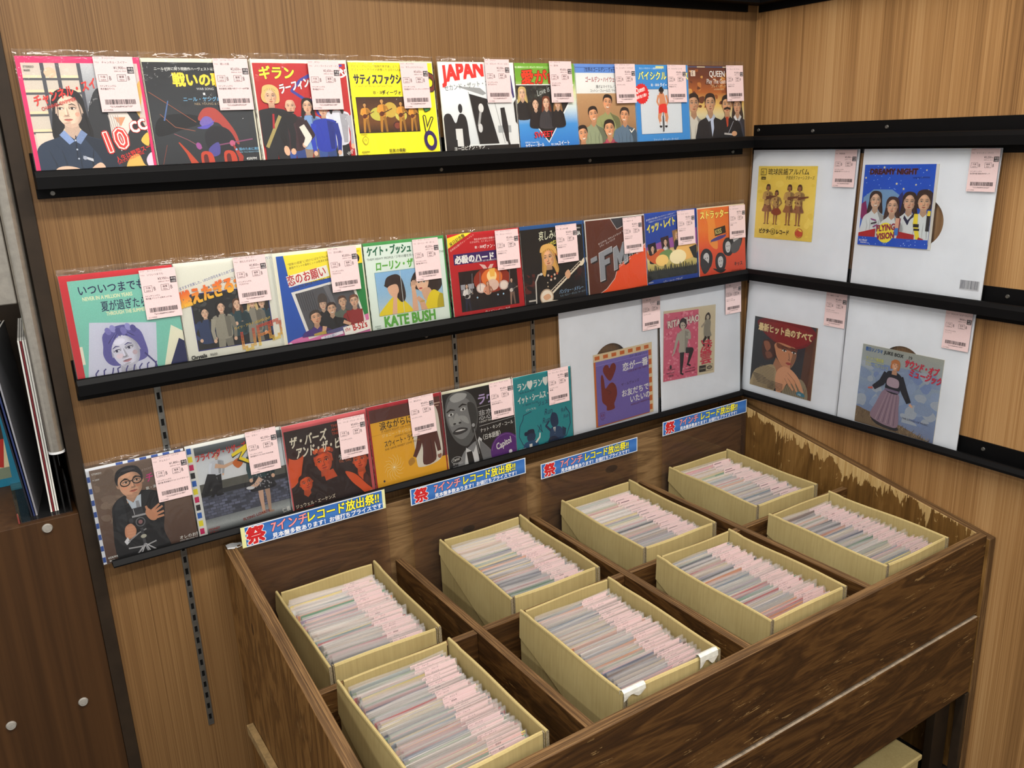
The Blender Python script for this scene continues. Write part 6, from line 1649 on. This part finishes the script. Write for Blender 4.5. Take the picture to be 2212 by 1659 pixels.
display_card(c_finger, 'white holed card with a lavender sleeve of a pointing hand and heart', (-0.496, -0.0150, 0.7925, 0), .312,
             (.042, .0075, .191, .187, -1.0), (.132, .2295, '恋が一番', '¥18,850', ''), True, lean=1.8)
display_card(c_dance, 'white card with a pink and cream sleeve of a dancer in black tights', (-0.1845, -0.0205, 0.7925, 0), .296,
             (-.0490, .080, .187, .186, 2.2), (.116, .2295, '凌雲', '¥8,850', '帯付き シンガポール盤'), False)
display_card(c_island, 'white card with a small yellow sleeve of four women playing instruments', (-0.0205, -0.1690, 1.1330, -pi / 2), .318,
             (-.043, .0925, .184, .184, -.5), (.126, .2295, '琉球民謡', '¥5,050', '国内盤 琉球フォーシスターズ'), False)
display_card(c_stars, 'white holed card with a blue starry sleeve of four long-haired people', (-0.0205, -0.4970, 1.1330, -pi / 2), .316,
             (-.0570, .0990, .180, .184, -1.0), (.128, .2295, 'ドリーミー・ナイト', '¥5,250', '自主制作盤 国産80年代ポップ'), True, True)
display_card(c_hat, 'white card with a dark sleeve of a woman under a wide red hat', (-0.0205, -0.1710, 0.7925, -pi / 2), .316,
             (-.0250, .0250, .205, .193, .3), (.126, .2295, '最新ヒット曲', '¥1,650', 'ソノシート ヒットのすべて'), False)
display_card(c_meadow, 'white holed card with a sleeve of a woman in a lilac skirt on a meadow', (-0.0205, -0.4840, 0.7925, -pi / 2), .314,
             (.0, .0060, .205, .196, .2), (.124, .2295, 'サウンド・オブ・ミュージック', '¥450', 'ソノシート'), True)


# ------------------------------------------------------------------ acrylic sign holders behind the boxes
def sign(x0, x1, ztop_, strip, label, ends):
    w = x1 - x0
    H = ztop_ - 0.4447
    root = thing('sign_holder', label, 'sign', ((x0 + x1) / 2, -0.0458, 0.4447), (radians(-0.1), 0, 0), 'clear sign holders behind the boxes of singles')
    m = MB()
    m.box(-w / 2, w / 2, -0.0006, 0.0006, 0, H)
    sheet = m.build('acrylic_sheet', 'acrylic', root)
    m = MB()
    B = (58, 112, 186)
    m.box(-w / 2 + .0005, w / 2 - .0005, -0.0010, -0.0007, H - strip, H - .0004, 0, (226, 232, 238))
    a = Art(m, w - .001, strip - .0004, -0.00104, H - strip)
    a.r(.004, .02, .996, .98, (206, 220, 234))
    a.g(.008, .05, .992, .95, [(0, (44, 94, 166)), (.5, (66, 122, 194)), (1, (50, 104, 180))])
    if 'l' in ends:
        a.r(0, .0, .026, 1.0, (226, 226, 160))
    if 'r' in ends:
        a.r(.978, .0, 1.0, 1.0, (226, 226, 170))
    DK = (26, 40, 86)
    a.t('祭', .030, .15, .88, (200, 40, 44), .05, 2, 1.02, 0, (240, 240, 240))
    a.t('7インチ', .190, .43, .58, (236, 148, 150), .03, 0, .88, .05, DK)
    a.t('レコード放出祭!!', .425, .43, .58, (250, 240, 60), .03, 0, .86, .05, DK)
    a.t('見本盤多数あります！お値打ちプライスです！', .195, .10, .275, (238, 240, 246), .035, 0, 1.0)
    obj('sign_strip', m.mesh('sign_strip', 'print', ink=True), sheet)


sign(-1.4500, -1.1440, .802, .0435, 'blue banner sign with taped ends on clear acrylic, at the left end of the bin', 'lr')
sign(-1.0860, -0.7840, .785, .0390, 'blue banner sign on clear acrylic, under the purple record label sleeve', '')
sign(-0.7420, -0.4380, .757, .0390, 'blue banner sign on clear acrylic, lowest one, under the lavender sleeve', '')
sign(-0.3520, -0.0340, .777, .0390, 'blue banner sign on clear acrylic, beside the rubbed right cheek of the bin', '')

# ------------------------------------------------------------------ singles filed in the boxes
RW, RH, RT = 0.177, 0.178, 0.0015
PAL = [('pale grey', (196, 200, 198)), ('cream', (224, 216, 186)), ('grey-blue', (120, 142, 166)), ('light green', (150, 178, 142)), ('dark slate', (70, 78, 90)), ('orange', (226, 142, 62)), ('red', (196, 52, 56)), ('tan', (190, 160, 118)),
       ('white', (226, 228, 226)), ('navy', (44, 60, 110)), ('mauve', (150, 130, 166)), ('yellow', (226, 206, 92)), ('green', (60, 138, 90)), ('sand', (206, 190, 150)), ('brown', (120, 86, 62)), ('teal', (84, 146, 150)), ('black', (36, 36, 40)), ('pink', (214, 140, 150))]
R = random.Random(99)
SLV = []
for ci, (nm, c) in enumerate(PAL):
    m = MB()
    m.box(-RW / 2, RW / 2, -RT, 0, 0, RH, 0, c, None)
    a = Art(m, RW, RH, -RT - .00004)
    a.r(.01, .01, .99, .985, c)
    q = .03
    while q < .95:
        w = R.uniform(.06, .3)
        o = PAL[R.randrange(len(PAL))][1]
        if R.random() < .5:
            a.r(q, R.uniform(.60, .85), min(.97, q + w), R.uniform(.90, .975), o)
        else:
            a.l([(q, .945), (min(.95, q + w), .945)], .022, sh(c, .55) if sum(c) > 330 else sh(c, 1.9))
        q += w + R.uniform(.02, .12)
    a.r(.05, .08, .95, .70, sh(PAL[(ci * 7 + 3) % len(PAL)][1], .8))
    a.r(.15, .20, .60, .60, PAL[(ci * 5 + 1) % len(PAL)][1])
    SLV.append(m.mesh('sleeve', 'print', ink=True))
NM = ['フォーク', 'ポップス', '歌謡曲', 'ロック', 'サントラ', 'ディスコ']
TGS = [tag_mesh(NM[i], '¥%d' % (150 + 100 * i), '', NM[(i + 2) % 6], 50 + i) for i in range(6)]
BAGS = []
for i in range(4):
    m = MB()
    r1, r2 = R.random() * 6, R.random() * 6
    ex = .0035 + .0015 * i
    for yy, s_ in ((-RT - .0006, -1), (.0003, 1)):
        m.grid(8, 4, lambda u, v, yy=yy, s_=s_: ((u - .5) * (RW + .004), yy + 0.0003 * sin(u * (9 if s_ < 0 else 7) + r1) * (v > .99),
                                                 [0, RH * .5, RH * .9, RH, RH + ex + .0015 * sin(u * 6 + r2)][round(v * 4)]))
    BAGS.append(m.mesh('clear_bag', 'film_soft', smooth=True))
WHERE = {'F1': ('front left box', 62), 'F2': ('torn-label box', 62), 'B1': ('back left box', 50), 'F3': ('third front box', 46), 'B2': ('second back box', 44), 'F4': ('front right box', 36)}


def nth(n):
    return '%d%s' % (n, 'th' if 10 <= n % 100 <= 13 else {1: 'st', 2: 'nd', 3: 'rd'}.get(n % 10, 'th'))


def slots(key, n, R):
    _, cx, cy, yaw = BOXES[key]
    yb, yf = BL / 2 - .0085, -BL / 2 + .0105
    for i in range(n):
        k_ = i / (n - 1)
        base = (yb - .036) + ((yf + .0005) - (yb - .036)) * k_
        top = (yb - .004) + ((yf + .014) - (yb - .004)) * k_
        ang = math.asin((top - base) / .185)
        dx = R.uniform(-.006, .006)
        c_, s_ = cos(yaw), sin(yaw)
        yield i, cx + dx * c_ - base * s_, cy + dx * s_ + base * c_, -ang, yaw, R.uniform(.985, 1.012) + (.02 if R.random() < .12 else 0)


total = 0
protos = {}
for key, (where, n) in WHERE.items():
    R = random.Random(sum(map(ord, key)) * 3)
    last = 0
    for i, x, y, ang, yaw, hs in slots(key, n, R):
        ci = R.choices(range(len(PAL)), [5, 4, 4, 2, 2, 2, 2, 3, 5, 1, 2, 1, 1, 3, 1, 2, 1, 2])[0]
        if i % 9 == 4:
            ci = R.choice((5, 6, 12, 9, 11))
        nm = PAL[ci][0]
        bi, ti = R.randrange(4), R.randrange(6)
        if ci not in protos:
            root = thing('boxed_record', '', 'record')
            obj('sleeve', SLV[ci], root)
            obj('price_tag', TGS[0], obj('clear_bag', BAGS[0], root))
            protos[ci] = root
        else:
            src = protos[ci]
            root = copy_tree(src)
        for ch in root.children:
            if ch.name.startswith('clear_bag'):
                ch.data = BAGS[bi]
                tg = ch.children[0]
                tg.data = TGS[ti]
                tg.location = (RW / 2 - TW / 2 - R.uniform(.001, .009), -RT - .00075, RH - TH + R.uniform(.001, .007))
        root.location = (x, y, BOX_Z + .0040)
        root.rotation_euler = (ang, 0, yaw + R.uniform(-.012, .012) * 0)
        root.scale = (1, 1, hs)
        end = '%s from the front of the %s' % (nth(n - i), where) if n - i < i + 1 else '%s from the back of the %s' % (nth(i + 1), where)
        tag(root, '%s bagged single with pink tag, %s' % (nm, end), 'record', 'polybagged singles in the %s' % where)
        total += 1

# the farthest two boxes' filing, past the three hundred nearest
m = MB()
for key, n in (('B3', 46), ('B4', 46)):
    R = random.Random(sum(map(ord, key)) * 3)
    for i, x, y, ang, yaw, hs in slots(key, n, R):
        T = Matrix.Translation((x, y, BOX_Z + .0040)) @ Matrix.Rotation(yaw, 4, 'Z') @ Matrix.Rotation(ang, 4, 'X')
        c = R.choices(PAL, [5, 4, 4, 2, 2, 2, 2, 3, 5, 1, 2, 1, 1, 3, 1, 2, 1, 2])[0][1]
        k0 = len(m.v)
        m.box(-RW / 2, RW / 2, -RT, 0, 0, RH * hs, 0, c)
        for q in range(3):
            u0 = R.uniform(-.08, .0)
            m.face([(u0, -RT - .0001 - q * .00002, RH * hs - .030), (u0 + .05, -RT - .0001 - q * .00002, RH * hs - .030), (u0 + .05, -RT - .0001 - q * .00002, RH * hs - .004), (u0, -RT - .0001 - q * .00002, RH * hs - .004)], 0, R.choice(PAL)[1])
        tx = RW / 2 - R.uniform(.001, .009)
        tz = RH * hs + R.uniform(.001, .007)
        m.box(tx - TW, tx, -RT - .0010, -RT - .0007, tz - TH, tz, 0, (226, 200, 199))
        for j in range(2):
            m.face([(tx - TW + .004, -RT - .00105, tz - .006 - j * .006), (tx - TW + .03 + .01 * j, -RT - .00105, tz - .006 - j * .006), (tx - TW + .03 + .01 * j, -RT - .00105, tz - .004 - j * .006), (tx - TW + .004, -RT - .00105, tz - .004 - j * .006)], 0, (120, 100, 106))
        ex = R.uniform(.003, .008)
        for yy in (-RT - .0006, .0003):
            m.face([(-RW / 2 - .002, yy, .001), (RW / 2 + .002, yy, .001), (RW / 2 + .002, yy, RH * hs + ex), (-RW / 2 - .002, yy, RH * hs + ex)], 1)
        for j in range(k0, len(m.v)):
            m.v[j] = tuple(T @ Vector(m.v[j]))
tag(m.build('boxed_records', ['print', 'film_soft'], ink=True), 'densely filed polybagged singles in the two back boxes nearest the corner', 'records', None, 'stuff')

# ------------------------------------------------------------------ things on the counter left of the post
t = thing('aluminium_upright', 'silver rounded upright with an open lower end beside the dark post', 'upright', (-1.7268, 0.006, 1.012))
m = MB()
pr = [(0.0125 * cos(q), 0.0125 * sin(q)) for q in [i * 2 * pi / 28 for i in range(28)]]
n = len(pr)
for i in range(n):
    j = (i + 1) % n
    m.face([(*pr[i], .0), (*pr[j], .0), (*pr[j], 1.687), (*pr[i], 1.687)])
    m.face([(pr[j][0] * .88, pr[j][1] * .88, .0), (pr[i][0] * .88, pr[i][1] * .88, .0), (pr[i][0] * .88, pr[i][1] * .88, 1.687), (pr[j][0] * .88, pr[j][1] * .88, 1.687)])
m.build('tube', 'alu', t, smooth=True)
m = MB()
for i in range(n):
    j = (i + 1) % n
    a0, a1, b0, b1 = [tuple(c * f_ for c in pr[k_]) for k_, f_ in ((i, 1.04), (j, 1.04), (i, .86), (j, .86))]
    m.face([(*a0, -.002), (*a1, -.002), (*b1, -.002), (*b0, -.002)][::-1]); m.face([(*a0, -.002), (*a1, -.002), (*a1, .002), (*a0, .002)]); m.face([(*b1, -.002), (*b0, -.002), (*b0, .002), (*b1, .002)]); m.face([(*a0, .002), (*a1, .002), (*b1, .002), (*b0, .002)])
m.build('end_rim', 'white_paper', t)
m = MB(); m.box(-.052, -.0132, .004, .010, .262, 1.687); m.build('side_plate', 'alu', t, 0.002)  # added plate, stands in for the shiny clear plastic beside the tube

t = thing('record_stand', 'clear acrylic stand with upright fins on the counter by the dark post', 'stand', (-1.764, 0.03, 0.8917))
m = MB(); m.box(-.042, .044, -.022, .245, .0002, .0030); m.build('stand_base', 'acrylic', t)
m = MB(); m.prism([(-.020, .0032), (.05, .0032), (.05, .012), (.012, .075), (-.020, .060)], 'x', .0405, .0430); m.build('fin', 'acrylic', t)
m = MB(); m.prism([(-.020, .0032), (.05, .0032), (.05, .020), (.02, .180), (-.010, .150)], 'x', .0300, .0325); m.build('fin', 'acrylic', t)
m = MB(); m.prism([(-.022, .0032), (.03, .0032), (.03, .012), (.0, .052), (-.022, .045)], 'x', -.0420, -.0395); m.build('fin', 'acrylic', t)
J = [('black jacket with white spine edge, rightmost in the rack beside the silver upright', (24, 22, 24), -1.7420, 1.5), ('cream-edged jacket, second from the silver upright in the rack', (196, 190, 172), -1.7455, 1.5), ('dark red jacket, third from the silver upright in the rack', (84, 26, 30), -1.7490, 1.5),
     ('white-edged grey jacket, fourth from the silver upright in the rack', (150, 152, 150), -1.7525, 1.5), ('black jacket with silver lettering bands, leaning out at the front of the rack', (20, 20, 26), -1.7700, 5.0), ('dark blue jacket behind the lettered black one in the rack', (26, 34, 64), -1.7660, 4.6), ('grey jacket in the middle of the leaning rack group', (96, 96, 100), -1.7622, 4.2)]
for i, (lab, c, x, tl) in enumerate(J):
    root = thing('record_jacket', lab, 'record', (x if i < 4 else x - .0135, 0.030, 0.8952), (0, radians(-tl + 1.0 if i >= 4 else -tl + 2.0), radians(-4.0 if i < 4 else -8.5)), 'record jackets racked on the counter')
    m = MB()
    m.box(-.0012, .0012, 0, .235, 0, .313, 0, c)
    if i == 4:
        for v0, v1, cc in ((.21, .245, (90, 104, 170)), (.16, .185, (190, 190, 186)), (.12, .135, (180, 180, 178)), (.08, .095, (170, 172, 176))):
            m.box(-.00125, -.0012, .02, .20, v0, v1, 0, cc)
    m.build('jacket', 'print', root, ink=True)
    m = MB()
    m.box(-.0013, .0013, -.0012, -.0002, 0, .3132, 0, (226, 224, 216) if i in (0, 1, 3) else sh(c, 1.4))
    m.box(-.0013, .0013, -.0002, .235, .3131, .3138, 0, (230, 228, 220))
    m.build('spine', 'print', root, ink=True)
root = thing('picture_jacket', 'teal-bordered jacket with a cream and red picture standing behind the rack', 'record', (-1.941, 0.235, 0.8917), (radians(-4), 0, 0))
m = MB()
m.box(-.1565, .1565, -.003, 0, 0, .313, 0, (34, 122, 150))
a = Art(m, .313, .313, -.00304)
a.r(0, 0, 1, 1, (30, 120, 150)); a.clip = (.05, .05, .95, .95); a.r(0, 0, 1, 1, (214, 200, 160)); a.r(.55, .05, .95, .12, (120, 132, 110)); a.p([(.55, .12), (.78, .16), (.92, .12), (.95, .30), (.55, .30)], (176, 44, 36)); a.r(.70, .20, .88, .24, (220, 206, 170))
a.r(.80, .30, .95, .62, (60, 44, 34))
for i in range(5):
    for j in range(2):
        a.e(.84 + j * .06, .33 + i * .06, .018, .018, (206, 214, 214), 0, 10); a.e(.84 + j * .06, .33 + i * .06, .008, .008, (30, 30, 34), 0, 8)
obj('jacket', m.mesh('jacket', 'print', ink=True), root)
obj('price_tag', tag_mesh('ジャズ', '¥2,450', '', '', 77), root, 0, (.10, -.006, .10))
